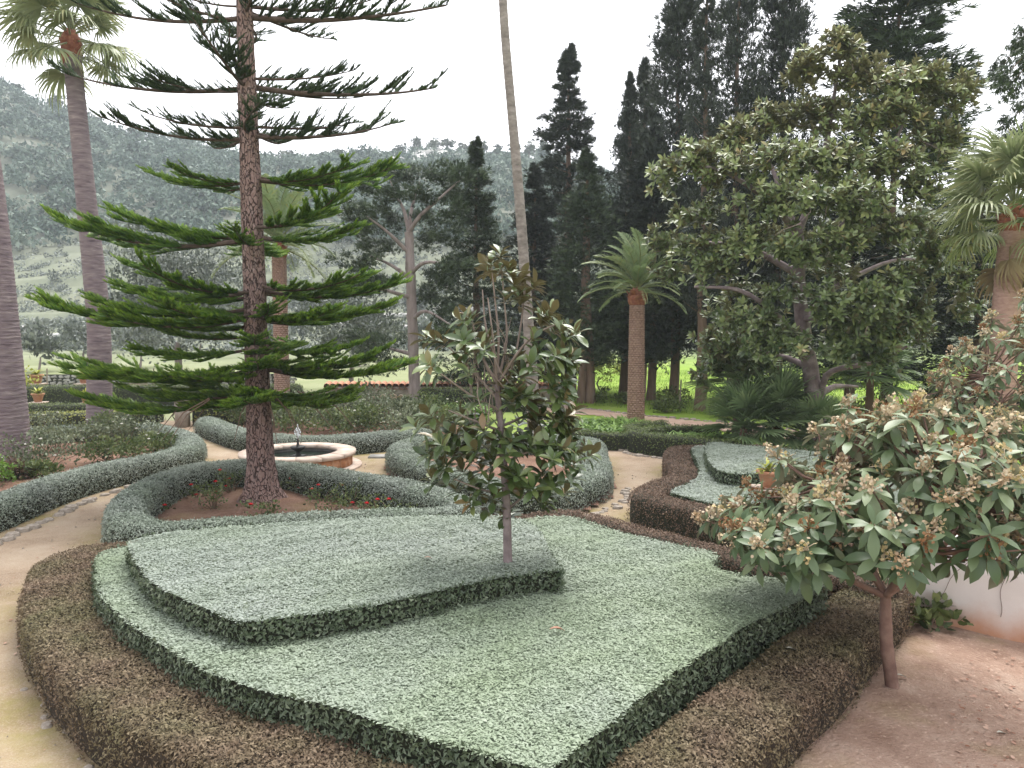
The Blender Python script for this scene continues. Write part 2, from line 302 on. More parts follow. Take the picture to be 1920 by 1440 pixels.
M['red_crown'] = solid('red_palm_boots', [(.11, .032, .02), (.22, .075, .042), (.33, .18, .1)], 9, .8, .3, 30)
M['thin_trunk'] = solid('slender_palm_trunk', [(.1, .085, .075), (.22, .19, .165), (.36, .32, .29)], 5, .85, .6, 12, (.8, .8, 1.6), detail=7)
M['stone'] = solid('limestone', [(.17, .14, .11), (.28, .24, .2), (.4, .36, .31)], 3.5, .85, .35, 30)
M['stone_pink'] = solid('rose_limestone', [(.34, .25, .19), (.5, .4, .33), (.6, .52, .45)], 3, .7, .2, 40)
M['stone_orange'] = solid('orange_stained_stone', [(.24, .1, .045), (.42, .2, .1), (.52, .34, .22)], 5, .85, .3, 30, (1, 1, .35))
M['stone_moss'] = solid('mossy_stone', [(.07, .06, .03), (.18, .14, .09), (.33, .28, .22)], 2.2, .9, .5, 20)
M['stone_grey'] = solid('grey_field_stone', [(.14, .14, .13), (.29, .28, .26), (.46, .45, .43)], 2.5, .9, .4, 20)
M['terracotta'] = solid('terracotta', [(.26, .11, .065), (.46, .23, .14), (.56, .34, .23)], 6, .8, .1, 40)
M['iron'] = solid('black_iron', [(.012, .012, .012), (.03, .03, .028)], 10, .5)
M['wood'] = solid('grey_wood', [(.14, .11, .085), (.26, .22, .18)], 8, .9, .3, 30, (1, 1, .15))
M['deadleaf'] = foliage('dead_leaf', [(.22, .1, .06), (.36, .2, .14), (.5, .34, .26)], .7, .3, .1)
M['pale_disc'] = foliage('pale_fallen_leaf', [(.42, .4, .34), (.55, .52, .44)], .7, .3, .1)
def rock_mat():
    return solid('rock_face', [(.3, .29, .28), (.45, .44, .42), (.6, .58, .56)], .4, .9, .5, 2)
M['rock'] = rock_mat()
def gravel_mat():
    m, t, o, b = _nodes('sandy_path')
    c = ramp(t, [(.17, .115, .072), (.29, .215, .148), (.37, .3, .22)], math_(t, 'MULTIPLY_ADD', noise(t, .8, 8, rough=.7), 2.2, -.6))
    c = mixc(t, math_(t, 'MULTIPLY_ADD', noise(t, 130, 2), 3., -1.6), c, (.1, .07, .05))
    c = mixc(t, math_(t, 'MULTIPLY_ADD', noise(t, 60, 2), 2.4, -1.15), c, (.4, .34, .28))
    c = mixc(t, math_(t, 'MULTIPLY_ADD', noise(t, 38, 3), 2.6, -1.55), c, (.2, .13, .085))
    f = math_(t, 'MULTIPLY', attr(t), math_(t, 'MULTIPLY_ADD', noise(t, 2.2, 6, rough=.7), 3.2, -1.0))
    c = mixc(t, math_(t, 'MULTIPLY', f, .85), c, ramp(t, [(.15, .13, .03), (.24, .21, .06)], noise(t, 14, 3)))
    t.links.new(c, b.inputs['Base Color']); b.inputs['Roughness'].default_value = .95; b.inputs['Specular IOR Level'].default_value = .2
    bp = t.nodes.new('ShaderNodeBump'); bp.inputs['Strength'].default_value = .5; bp.inputs['Distance'].default_value = .02
    t.links.new(noise(t, 55, 4), bp.inputs['Height']); t.links.new(bp.outputs[0], b.inputs['Normal']); return m
M['path'] = gravel_mat()
M['path_pink'] = solid('pink_earth_path', [(.27, .17, .13), (.37, .26, .2), (.46, .34, .27)], 1.2, .95, .4, 40)
def soil_mat(name, cols, green=.3):
    m, t, o, b = _nodes(name)
    c = ramp(t, cols, math_(t, 'MULTIPLY_ADD', noise(t, 1.3, 9, rough=.75), 2.3, -.65))
    c = mixc(t, math_(t, 'MULTIPLY_ADD', noise(t, 26, 3), 3., -1.75), c, tuple(min(1, x * 1.7) for x in cols[-1]))
    c = mixc(t, math_(t, 'MULTIPLY', math_(t, 'MULTIPLY_ADD', noise(t, .9, 4), 4, -2.1), green), c, (.2, .18, .045))
    t.links.new(c, b.inputs['Base Color']); b.inputs['Roughness'].default_value = .97; b.inputs['Specular IOR Level'].default_value = .15
    bp = t.nodes.new('ShaderNodeBump'); bp.inputs['Strength'].default_value = 1.; bp.inputs['Distance'].default_value = .05
    t.links.new(noise(t, 24, 6), bp.inputs['Height']); t.links.new(bp.outputs[0], b.inputs['Normal']); return m
M['soil'] = soil_mat('bed_soil', [(.13, .07, .05), (.21, .125, .09), (.29, .19, .14)], .35)
M['soil_red'] = soil_mat('red_soil', [(.23, .14, .1), (.37, .25, .19), (.48, .36, .285)], .5)
def ground_mat():
    m, t, o, b = _nodes('meadow_and_hill')
    g = t.nodes.new('ShaderNodeNewGeometry'); sp = t.nodes.new('ShaderNodeSeparateXYZ'); t.links.new(g.outputs['Position'], sp.inputs[0])
    mead = ramp(t, [(.1, .17, .025), (.19, .28, .045), (.3, .35, .1)], math_(t, 'MULTIPLY_ADD', noise(t, .25, 5), 1.8, -.4))
    dry = ramp(t, [(.09, .105, .075), (.15, .165, .115), (.23, .235, .17)], math_(t, 'MULTIPLY_ADD', noise(t, .06, 6), 2, -.5))
    pale = ramp(t, [(.13, .155, .07), (.21, .23, .12), (.29, .3, .19)], math_(t, 'MULTIPLY_ADD', noise(t, .12, 5), 1.8, -.4))
    mead = mixc(t, math_(t, 'MULTIPLY_ADD', sp.outputs['X'], -.12, .3), mead, pale)
    f = math_(t, 'MULTIPLY_ADD', math_(t, 'ADD', sp.outputs['Y'], math_(t, 'MULTIPLY', noise(t, .05, 3), 30)), 1 / 40, -75 / 40)
    c = mixc(t, f, mead, dry)
    hill = ramp(t, [(.08, .095, .07), (.14, .15, .115), (.24, .24, .22)], math_(t, 'MULTIPLY_ADD', noise(t, .05, 7, rough=.75), 2, -.5))
    f2 = math_(t, 'MULTIPLY_ADD', sp.outputs['Y'], 1 / 40, -150 / 40)
    c = mixc(t, f2, c, hill)
    t.links.new(c, b.inputs['Base Color']); b.inputs['Roughness'].default_value = .97; b.inputs['Specular IOR Level'].default_value = .1; return m
M['ground'] = ground_mat()
def plaster_mat():
    m, t, o, b = _nodes('stained_white_plaster')
    g = t.nodes.new('ShaderNodeNewGeometry'); sp = t.nodes.new('ShaderNodeSeparateXYZ'); t.links.new(g.outputs['Position'], sp.inputs[0])
    c = ramp(t, [(.5, .44, .41), (.66, .61, .58), (.74, .71, .69)], noise(t, 1.6, 5))
    h = math_(t, 'MULTIPLY_ADD', noise(t, 2.2, 5), .55, sp.outputs['Z'])       # splash stain of red earth at the foot
    f = math_(t, 'MULTIPLY_ADD', h, -2.6, 1.75)
    c = mixc(t, math_(t, 'MULTIPLY', f, .85), c, ramp(t, [(.4, .15, .06), (.55, .27, .13)], noise(t, 5, 4)))
    t.links.new(c, b.inputs['Base Color']); b.inputs['Roughness'].default_value = .9
    bp = t.nodes.new('ShaderNodeBump'); bp.inputs['Strength'].default_value = .25; t.links.new(noise(t, 12, 6), bp.inputs['Height']); t.links.new(bp.outputs[0], b.inputs['Normal']); return m
M['plaster'] = plaster_mat()
def water_mat():
    m, t, o, b = _nodes('basin_water')
    b.inputs['Base Color'].default_value = (.02, .028, .022, 1); b.inputs['Roughness'].default_value = .06; b.inputs['IOR'].default_value = 1.33
    bp = t.nodes.new('ShaderNodeBump'); bp.inputs['Strength'].default_value = .35; bp.inputs['Distance'].default_value = .02
    t.links.new(noise(t, 9, 3), bp.inputs['Height']); t.links.new(bp.outputs[0], b.inputs['Normal']); return m
M['water'] = water_mat()
M['spray'] = foliage('water_drop', [(.75, .78, .8), (.9, .92, .93)], .1, .5, .4)
# ================================================================ the land
RIDGE_U = [-1.6, -1.0, -.667, -.555, -.49, -.28, -.15, -.07, .03, .12, .3, .7, 1.4]
RIDGE_H = [110, 108, 97, 82, 74, 66, 66, 68, 67, 58, 52, 47, 44]
def zt(x, y):
    x = np.asarray(x, float); y = np.asarray(y, float)
    rh = np.interp(x / np.maximum(y, 30), RIDGE_U, RIDGE_H)
    z = np.interp(y, [0, 52, 100, 130, 180], [0, 0, .9, 7, 26])
    k = np.clip((y - 180) / 120, 0, 1); z = np.where(y > 180, 26 + (rh - 26) * (k * (1.25 - .25 * k)), z)
    z = np.where(y > 300, rh - (y - 300) * .12, z)
    a = np.clip((y - 60) / 60, 0, 1)
    terr = np.where((y > 104) & (y < 185), (np.floor((z) / 3.) * 3. - z) * .3, 0)
    return z + terr + a * (nz(x, y, .045) * 1.1 + nz(x, y, .11, 2) * .5) * np.clip((y - 100) / 60, .1, 2.2)
xs = np.concatenate([np.linspace(-420, -70, 40), np.linspace(-64, 64, 66), np.linspace(70, 420, 36)])
ys = np.concatenate([np.linspace(-40, 50, 46), np.linspace(52, 190, 118), np.linspace(193, 480, 70)])
gx, gy = np.meshgrid(xs, ys); gz = zt(gx, gy)
i, j = np.meshgrid(np.arange(len(ys) - 1), np.arange(len(xs) - 1), indexing='ij'); W = len(xs)
mb = MB(); mb.add(np.stack([gx, gy, gz], -1).reshape(-1, 3), np.stack([i * W + j, i * W + j + 1, (i + 1) * W + j + 1, (i + 1) * W + j], -1).reshape(-1, 4))
solo('ground', mb, M['ground'], 'green meadow rising to the hazy wooded hillside', kind='structure', smooth=True)
def inpoly(x, y, P):
    P = np.asarray(P); n = len(P); c = np.zeros(len(x), bool)
    for a in range(n):
        x0, y0 = P[a]; x1, y1 = P[(a + 1) % n]
        if y0 == y1: continue
        h = ((y0 > y) != (y1 > y)) & (x < (x1 - x0) * (y - y0) / (y1 - y0) + x0); c ^= h
    return c
def pdist(x, y, C):                                     # distance to the points of a fine polyline
    p = np.stack([x, y], -1); d = np.full(len(x), 9e9)
    for a in range(0, len(C), 400): d = np.minimum(d, np.min(np.linalg.norm(p[:, None] - C[None, a:a + 400], axis=-1), axis=1))
    return d
def sheet(name, poly, z, mat, step=.25, label=None, bump=0., attrf=None, kind='structure', group=None):
    P = crom(np.array(poly), .3, True); lo = P.min(0); hi = P.max(0)
    X = np.arange(lo[0], hi[0] + step, step); Y = np.arange(lo[1], hi[1] + step, step)
    cx, cyy = np.meshgrid((X[:-1] + X[1:]) / 2, (Y[:-1] + Y[1:]) / 2); keep = inpoly(cx.ravel(), cyy.ravel(), P).reshape(cx.shape)
    gx, gy = np.meshgrid(X, Y); i, j = np.nonzero(keep); W = len(X)
    F = np.stack([i * W + j, i * W + j + 1, (i + 1) * W + j + 1, (i + 1) * W + j], -1)
    used = np.unique(F); mp = -np.ones(gx.size, int); mp[used] = np.arange(len(used))
    vx = gx.ravel()[used]; vy = gy.ravel()[used]
    vz = z + bump * np.maximum(0, .6 + nz(vx, vy, 1.3))
    mb = MB(); mb.add(np.stack([vx, vy, vz], -1), mp[F], attrf(vx, vy) if attrf else .5)
    return solo(name, mb, mat, label, kind=kind, smooth=True, group=group)
SM = {k: crom(np.array(L[k]), .12, k in ('ring_pine', 'ring_two', 'carpet', 'carpet_bed')) for k in
      ('ring_pine', 'ring_two', 'hedge_left', 'hedge_back', 'brown_left', 'brown_right', 'brown_back', 'brown_bed', 'box_near', 'box_side')}
def moss(x, y):
    d = np.full(len(x), 9.)
    for k, off in (('ring_pine', 0), ('ring_two', 0), ('hedge_left', .42), ('hedge_back', .45), ('brown_left', .55), ('brown_bed', .4), ('brown_back', .4)):
        d = np.minimum(d, np.abs(pdist(x, y, SM[k][::2]) - off))
    th = np.arctan2(y - L['fountain'][1], x - L['fountain'][0]); d = np.minimum(d, np.abs(np.hypot(x - L['fountain'][0], y - L['fountain'][1]) - 1.9) + .2)
    return np.clip(1.05 - d * (2.1 + .8 * nz(x, y, .9)), 0, 1) * np.clip(.66 + nz(x, y, .55, 1.) * .9, 0.05, 1)
sheet('garden_path', [(-18, 2), (-18, 30), (-13, 29.5), (-9, 29), (-2, 26), (4, 25.2), (9.5, 22), (11, 18), (12, 2)], .006, M['path'], .2,
      'sandy tan gravel path winding between the clipped hedges', attrf=moss)
sheet('earth_path', L['path_pink'], .012, M['path_pink'], .3, 'pinkish earth path running below the cypress trees', bump=.01)
def bed(name, C, label): return sheet(name, C, .02, M['soil'], .2, label, bump=.05)
bed('soil_bed', SM['ring_pine'][::6], 'reddish soil bed round the araucaria trunk')
bed('soil_bed', SM['ring_two'][::6], 'reddish soil bed inside the hedge behind the young magnolia')
bed('soil_bed', np.vstack([SM['hedge_left'][::8], [(-22, 22), (-22, 13), (-14, 11)]]), 'reddish soil bed with rose bushes beside the tall palm trunks')
bed('soil_bed', np.vstack([SM['hedge_back'][::6], [(-1.5, 27), (-5, 29.5), (-10, 28.5)]]), 'soil bed of grey bushes behind the fountain')
sheet('red_earth', [(.1, 3.8), (1.05, 5.15), (2.2, 6.45), (3.2, 7.6), (4.2, 8.75), (4.7, 9.4), (6.5, 8.9), (11, 6.5), (11, 3)], .016, M['soil_red'], .16, 'bare reddish earth under the loquat tree', bump=.03)
# ================================================================ hedges
def superprof(hw, h, e):
    t = np.linspace(0, np.pi, 400); c = np.cos(t); s = np.sin(t)
    p = np.stack([hw * np.sign(c) * np.abs(c) ** (2 / e), h * np.abs(s) ** (2 / e)], -1)
    d = np.r_[0, np.cumsum(np.linalg.norm(np.diff(p, axis=0), axis=1))]; return p, d
def hedge(name, label, cat, C, hw, h, mat, core, closed=False, leaf=.035, dens=1500, e=4.5, group=None, seed=1, z0=0., bump=.025, outer=False, step=.12, tmpl=TRI, side=.28):
    r = rng_(seed); C = crom(np.array(C), step, closed)
    T = nrm(np.roll(C, -1, 0) - np.roll(C, 1, 0)) if closed else nrm(np.gradient(C, axis=0))
    Nn = np.stack([T[:, 1], -T[:, 0]], -1)
    if outer:                                            # given curve is the outer edge: move in by hw
        area = np.sum(C[:, 0] * np.roll(C[:, 1], -1) - np.roll(C[:, 0], -1) * C[:, 1]); sg = -1 if area > 0 else 1
        C = C + Nn * hw * sg
        for _ in range(10): C = .25 * np.roll(C, 1, 0) + .5 * C + .25 * np.roll(C, -1, 0)
        T = nrm(np.roll(C, -1, 0) - np.roll(C, 1, 0)); Nn = np.stack([T[:, 1], -T[:, 0]], -1)
    K = len(C); p, d = superprof(hw, h, e); o = thing(name, label, cat, (C[0, 0], C[0, 1], z0), group)
    # the inside, its near-black colour standing in for shade between the leaves
    q, _ = superprof(hw - .035, h - .035, e); q = q[::16]; m = len(q)
    V = np.concatenate([C[:, None] + Nn[:, None] * q[None, :, :1], np.broadcast_to(q[None, :, 1:], (K, m, 1)) + z0], -1)
    i, j = np.meshgrid(np.arange(K if closed else K - 1), np.arange(m - 1), indexing='ij'); i2 = (i + 1) % K
    mb = MB(); mb.add(V.reshape(-1, 3), np.stack([i * m + j, i2 * m + j, i2 * m + j + 1, i * m + j + 1], -1).reshape(-1, 4))
    if not closed:
        for a, sg in ((0, -1), (K - 1, 1)):
            ph = np.linspace(-np.pi / 2, np.pi / 2, 13); qq = q[:m // 2 + 1]
            D = T[a] * sg * np.cos(ph)[:, None] + Nn[a] * np.sin(ph)[:, None]
            V = np.concatenate([C[a] + D[:, None] * np.abs(qq[None, :, :1]), np.broadcast_to(qq[None, :, 1:], (13, len(qq), 1)) + z0], -1); mm = len(qq)
            i, j = np.meshgrid(np.arange(12), np.arange(mm - 1), indexing='ij')
            mb.add(V.reshape(-1, 3), np.stack([i * mm + j, i * mm + j + 1, (i + 1) * mm + j + 1, (i + 1) * mm + j], -1).reshape(-1, 4))
    part('inside', mb, core, o, True)
    # the leaves of the clipped surface
    seg = np.linalg.norm(np.roll(C, -1, 0) - C, axis=1); seg = seg if closed else seg[:-1]
    cum = np.r_[0, np.cumsum(seg)]; N = int(cum[-1] * d[-1] * dens)
    ss = r.random(N) * cum[-1]; a = np.clip(np.searchsorted(cum, ss) - 1, 0, len(seg) - 1); f = (ss - cum[a]) / seg[a]; b = (a + 1) % K
    c = C[a] + (C[b] - C[a]) * f[:, None]; n2 = nrm(Nn[a] + (Nn[b] - Nn[a]) * f[:, None]); t2 = T[a]
    pt = r.random(N) * d[-1]; x = np.interp(pt, d, p[:, 0]); z = np.interp(pt, d, p[:, 1])
    tx = np.interp(pt + .01, d, p[:, 0]) - np.interp(pt - .01, d, p[:, 0]); tz = np.interp(pt + .01, d, p[:, 1]) - np.interp(pt - .01, d, p[:, 1])
    l = np.maximum(np.hypot(tx, tz), 1e-6); nx = tz / l; nzv = -tx / l
    if not closed:
        Ne = int(np.pi * hw * h * dens * 1.2)
        for aa, sg in ((0, -1), (K - 1, 1)):
            ph = r.uniform(-np.pi / 2, np.pi / 2, Ne); pe = r.random(Ne) * d[-1] / 2
            D = T[aa] * sg * np.cos(ph)[:, None] + Nn[aa] * np.sin(ph)[:, None]
            c = np.vstack([c, np.repeat(C[aa:aa + 1], Ne, 0)]); n2 = np.vstack([n2, D]); t2 = np.vstack([t2, np.stack([-D[:, 1], D[:, 0]], -1)])
            xe = np.interp(pe, d, p[:, 0]); ze = np.interp(pe, d, p[:, 1])
            tx = np.interp(pe + .01, d, p[:, 0]) - np.interp(pe - .01, d, p[:, 0]); tz = np.interp(pe + .01, d, p[:, 1]) - np.interp(pe - .01, d, p[:, 1])
            l = np.maximum(np.hypot(tx, tz), 1e-6); x = np.r_[x, xe]; z = np.r_[z, ze]; nx = np.r_[nx, np.abs(tz / l)]; nzv = np.r_[nzv, -tx / l]
    nor = np.concatenate([n2 * nx[:, None], nzv[:, None]], -1); nor[:, 2] = np.maximum(nor[:, 2], 0)
    kp = r.random(len(x)) < side + (1 - side) * np.clip(nor[:, 2] * 1.6, 0, 1)      # flanks thinned so the dark inside shows through as painted shade
    x, z, c, n2, nor = x[kp], z[kp], c[kp], n2[kp], nor[kp]; N = len(x)
    pos = np.concatenate([c + n2 * x[:, None], (z + z0)[:, None]], -1)
    pos += nor * (bump * nz(pos[:, 0] + pos[:, 2], pos[:, 1] - pos[:, 2], 2.6, seed) + r.normal(0, leaf * .35, N) - leaf * .2)[:, None]
    leaves_on(mb := MB(), r, pos, nor, leaf, tmpl)
    part('foliage', mb, mat, o, kind='stuff'); return o
def leaves_on(mb, r, pos, nor, leaf, tmpl=TRI, up=.25, jit=.5, lift=.6, sv=.22):
    N = len(pos); X = nrm(np.cross(nor + .15 * rdir(r, N), rdir(r, N)) + nor * r.uniform(0, lift, N)[:, None] + np.array([0, 0, up]) * (1 - nor[:, 2:3]))
    Z = nrm(nor + jit * rdir(r, N))
    v = np.clip(.5 + r.normal(0, sv, N) + .12 * nz(pos[:, 0], pos[:, 1], 3.), 0, 1)
    mb.inst(tmpl, pos, X, Z, leaf * r.uniform(.6, 1.35, N), v, r.uniform(.8, 1.3, N))
def carpet(name, label, cat, poly, z0, h, mat, core, leaf, dens, seed, bump=.02, sidemat=None, group=None):
    r = rng_(seed); P = crom(np.array(poly), .12, True)
    for _ in range(2): P = .25 * np.roll(P, 1, 0) + .5 * P + .25 * np.roll(P, -1, 0)
    o = thing(name, label, cat, (P[:, 0].mean(), P[:, 1].mean(), z0), group)
    area = np.sum(P[:, 0] * np.roll(P[:, 1], -1) - np.roll(P[:, 0], -1) * P[:, 1]) / 2
    if area < 0: P = P[::-1]; area = -area
    T = nrm(np.roll(P, -1, 0) - np.roll(P, 1, 0)); Nn = np.stack([T[:, 1], -T[:, 0]], -1)
    Q = (P - Nn * .04)[::2]; n = len(Q)
    mb = MB(); V = np.vstack([np.c_[Q, np.full(n, z0)], np.c_[Q, np.full(n, h - .022)]])
    mb.add(V, [[a, (a + 1) % n, n + (a + 1) % n, n + a] for a in range(n)])
    part('inside', mb, M['core'], o)
    mb = MB(); mb.add(V[n:], [list(range(n))]); part('inside_lit_top', mb, core, o)  # pale core on top, dark at the sides: lit and shaded by colour
    lo = P.min(0); hi = P.max(0); N = int((hi[0] - lo[0]) * (hi[1] - lo[1]) * dens)
    x = r.uniform(lo[0], hi[0], N); y = r.uniform(lo[1], hi[1], N); k = inpoly(x, y, P); x = x[k]; y = y[k]
    pos = np.stack([x, y, h + bump * nz(x, y, 1.6, seed) + .5 * bump * nz(x, y, 6, seed) + r.normal(0, leaf * .13, len(x))], -1)
    mb = MB(); leaves_on(mb, r, pos, np.tile([0, 0, 1.], (len(x), 1)), leaf, jit=.17, lift=.18, sv=.13)
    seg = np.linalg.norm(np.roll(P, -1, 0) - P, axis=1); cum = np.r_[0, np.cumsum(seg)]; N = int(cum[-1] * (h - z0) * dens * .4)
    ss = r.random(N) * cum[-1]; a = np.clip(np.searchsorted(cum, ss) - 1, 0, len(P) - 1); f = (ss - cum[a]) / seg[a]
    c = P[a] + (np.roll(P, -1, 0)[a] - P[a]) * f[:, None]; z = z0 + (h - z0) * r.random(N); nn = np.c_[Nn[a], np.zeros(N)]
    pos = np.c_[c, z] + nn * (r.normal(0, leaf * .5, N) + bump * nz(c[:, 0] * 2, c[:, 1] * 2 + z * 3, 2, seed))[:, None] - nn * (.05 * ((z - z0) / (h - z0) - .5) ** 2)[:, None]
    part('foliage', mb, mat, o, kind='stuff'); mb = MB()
    leaves_on(mb, r, pos, nrm(nn + [0, 0, .05]), leaf * 1.35, up=.05)          # flank leaves in darker green, shade put into their colour
    part('flank_foliage', mb, M['shaded'], o, kind='stuff'); return o
carpet('clipped_shrub_carpet', 'broad low grey-green clipped shrub carpet in front, around the raised tier', 'hedge', L['carpet'], .02, .76, M['carpet'], M['core_pale'], .034, 5500, 11)
carpet('raised_shrub_tier', 'raised pale silver-green clipped tier from which the young magnolia grows', 'hedge', L['tier'], .70, 1.0, M['carpet_pale'], M['core_pale'], .034, 5500, 12)
hedge('border_hedge', 'wide brown frosted hedge curving along the sandy path at bottom left', 'hedge', L['brown_left'], .41, .52, M['brown'], M['core_brown'], leaf=.032, dens=7000, e=7.5, seed=21, bump=.03)
hedge('border_hedge', 'brown frosted hedge running diagonally beside the loquat trunk', 'hedge', L['brown_right'], .37, .5, M['brown'], M['core_brown'], leaf=.032, dens=7000, e=8, seed=22, bump=.03)
hedge('border_hedge', 'narrow rusty hedge along the far edge of the front shrub carpet', 'hedge', L['brown_back'], .27, .58, M['rust'], M['core'], leaf=.034, dens=4200, e=5, seed=23)
hedge('ring_hedge', 'teardrop silver-green hedge ring around the araucaria trunk', 'hedge', L['ring_pine'], .36, .58, M['silver'], M['core'], True, .039, 4500, 3.6, seed=24, outer=True)
hedge('ring_hedge', 'silver-green hedge ring behind the young magnolia', 'hedge', L['ring_two'], .36, .57, M['silver'], M['core'], True, .041, 3800, 3.6, seed=25, outer=True)
hedge('bed_hedge', 'long silver-green hedge bordering the rose bed by the tall palm trunks', 'hedge', L['hedge_left'], .4, .52, M['silver'], M['core'], leaf=.042, dens=4000, e=3, seed=26)
hedge('bed_hedge', 'silver-green hedge curving behind the fountain', 'hedge', L['hedge_back'], .42, .52, M['silver'], M['core'], leaf=.044, dens=3200, e=3.4, seed=27)
hedge('border_hedge', 'rust-brown hedge bending around the pale terraced shrub bed', 'hedge', L['brown_bed'], .34, .57, M['rust'], M['core'], leaf=.036, dens=4000, e=6, seed=28)
carpet('clipped_shrub_carpet', 'pale silver clipped shrub carpet inside the rust-brown hedge', 'hedge', L['carpet_bed'], .02, .62, M['carpet_pale'], M['core_pale'], .04, 3200, 13)
carpet('raised_shrub_tier', 'raised pale silver clipped block behind the terracotta pot', 'hedge', L['tier_bed'], .56, .86, M['carpet_pale'], M['core_pale'], .04, 3200, 14)
hedge('box_hedge', 'green box hedge enclosing strap leaves, seen behind the rust-brown hedge', 'hedge', L['box_near'], .32, .6, M['box'], M['core'], leaf=.05, dens=1100, e=6, seed=29)
hedge('box_hedge', 'low green box hedge behind the strap leaves by the earth path', 'hedge', L['box_back'], .25, .6, M['box'], M['core'], leaf=.05, dens=1000, e=6, seed=30)
hedge('box_hedge', 'green box hedge at the foot of the short date palm', 'hedge', L['box_side'], .28, .5, M['box'], M['core'], leaf=.05, dens=1000, e=6, seed=31)
# the small hedges of the far garden
FH = [('dark clipped hedge with a pale flat top under the far flower pots', [(-22.8, 34.2), (-17, 34.6), (-10, 35)], .5, 1.0, 'box'),
      ('dark low hedge in front of the nearer far flower pots', [(-21.5, 30.6), (-17.6, 30.7), (-14.6, 30.8)], .4, .55, 'box'),
      ('golden green low hedge between the palm trunks', [(-20, 28.0), (-16.5, 28.5), (-13.8, 29.2)], .5, .45, 'gold'),
      ('golden bushy hedge beside the yellowed stone pillar', [(-11.4, 28.2), (-10.2, 28.4), (-9.2, 28.6)], .4, .8, 'gold'),
      ('dark green hedge behind the bare cypress trunk', [(-3.6, 33), (-1.5, 33), (.5, 33.2)], .45, 1.0, 'box')]
for k, (lb, C, hw, h, mt) in enumerate(FH):
    hedge('garden_hedge', lb, 'hedge', C, hw, h, M[mt], M['core'], leaf=.07, dens=500, e=5, seed=40 + k, step=.3)
# ================================================================ fountain
fx, fy = L['fountain']
o = thing('fountain', 'round stone fountain basin with a small water jet behind the araucaria', 'fountain', (fx, fy, 0))
def arc_block(r0, r1, z0, z1, a0, a1, n=5):
    mb = MB(); a = np.linspace(a0, a1, n); V = []
    for (rr, z) in ((r0, z0), (r1, z0), (r1, z1), (r0, z1)): V.append(np.stack([rr * np.cos(a), rr * np.sin(a), np.full(n, z)], -1))
    V = np.stack(V, 1).reshape(-1, 3) + [fx, fy, 0]; F = []
    for k in range(n - 1):
        for q in range(4): F.append([4 * k + q, 4 * (k + 1) + q, 4 * (k + 1) + (q + 1) % 4, 4 * k + (q + 1) % 4][::-1])
    F += [[0, 1, 2, 3][::-1], [4 * n - 4, 4 * n - 3, 4 * n - 2, 4 * n - 1]]; mb.add(V, F); return mb
r = rng_(5)
for k in range(14):
    a = 2 * math.pi / 14; g = .006
    part('rim_stone', arc_block(1.0, 1.47, .33, .42 + r.normal(0, .002), k * a + g, (k + 1) * a - g), M['stone_pink'], o)
for k in range(28):
    a = 2 * math.pi / 28; g = .006
    part('wall_panel', arc_block(1.16, 1.38 + r.normal(0, .004), .06, .325, k * a + g, (k + 1) * a - g), M['stone_orange'], o)
part('plinth', arc_block(.9, 1.62, 0, .06, 0, 2 * math.pi, 49), M['stone_pink'], o)
mb = MB(); mb.lathe([(1.15, .05), (1.15, .33)], (fx, fy, 0), 40); part('inner_wall', mb, M['stone_grey'], o, True)
mb = MB(); mb.add([(fx, fy, .24)] + [(fx + 1.14 * math.cos(t), fy + 1.14 * math.sin(t), .24) for t in np.arange(40) * 2 * math.pi / 40], [[0, k + 1, (k + 1) % 40 + 1] for k in range(40)])
part('water', mb, M['water'], o)
mb = MB(); mb.box((fx - .17, fy - .17, .2), (fx + .17, fy + .17, .3)); mb.lathe([(.1, .3), (.05, .34), (.05, .4), (.16, .46), (.2, .53), (.17, .54), (.05, .5), (.03, .62), (.02, .74), (0, .74)], (fx, fy, 0), 16)
part('spout', mb, M['iron'], o)
mb = MB(); N = 160; t = r.random(N); a = r.random(N) * 6.28; rad = .09 * np.sin(np.pi * np.clip(t * 1.2, 0, 1)) * r.random(N)
mb.inst(OVAL, np.stack([fx + rad * np.cos(a), fy + rad * np.sin(a), .74 + .34 * t], -1), rdir(r, N) * .3 + [0, 0, 1], rdir(r, N), .045)
part('water_jet', mb, M['spray'], o, kind='stuff')
mb = MB(); x, y = L['slab']; mb.box((x - .28, y - .25, .004), (x + .25, y + .2, .05)); solo('paving_slab', mb, M['stone_grey'], 'small pale flat slab on the path right of the fountain', 'slab')
# ================================================================ wall on the right
o = thing('garden_wall', 'low white plaster wall with orange splash stains behind the loquat', 'wall', (6, 9, 0))
mb = MB(); A = np.array([(4.6, 9.25), (5.0, 9.1), (5.5, 8.72), (6.0, 8.42), (7.5, 7.6), (10, 6.3)]); n = len(A); D = np.array([.13, .22])
xsn = crom(A, .25); K = len(xsn); zz = np.array([-.1, .3, .7, 1.1])
V = [np.c_[xsn + nz(xsn[:, :1], z, 3.) * .006, np.full(K, z)] for z in zz] + [np.c_[xsn + D, np.full(K, 1.1)], np.c_[xsn + D, np.full(K, -.1)]]
m = len(V); V = np.stack(V, 1).reshape(-1, 3); F = []
for k in range(K - 1):
    for q in range(m - 1): F.append([m * k + q, m * (k + 1) + q, m * (k + 1) + q + 1, m * k + q + 1])
F2 = [list(range(m))[::-1], list(range(m * (K - 1), m * K))]; mb.add(V, F); mb.add(V, F2); part('wall', mb, M['plaster'], o)
mb = MB()
for k, (x0, x1) in enumerate([(5.05, 5.4), (5.6, 5.66)]):
    t = np.linspace(0, 1, 14); X = x0 + (x1 - x0) * t + .02 * np.sin(9 * t + k)
    Yw = np.interp(X, A[:, 0], A[:, 1]) - .03; mb.tube(np.stack([X, Yw, .28 + .75 * t], -1), .004, 5)
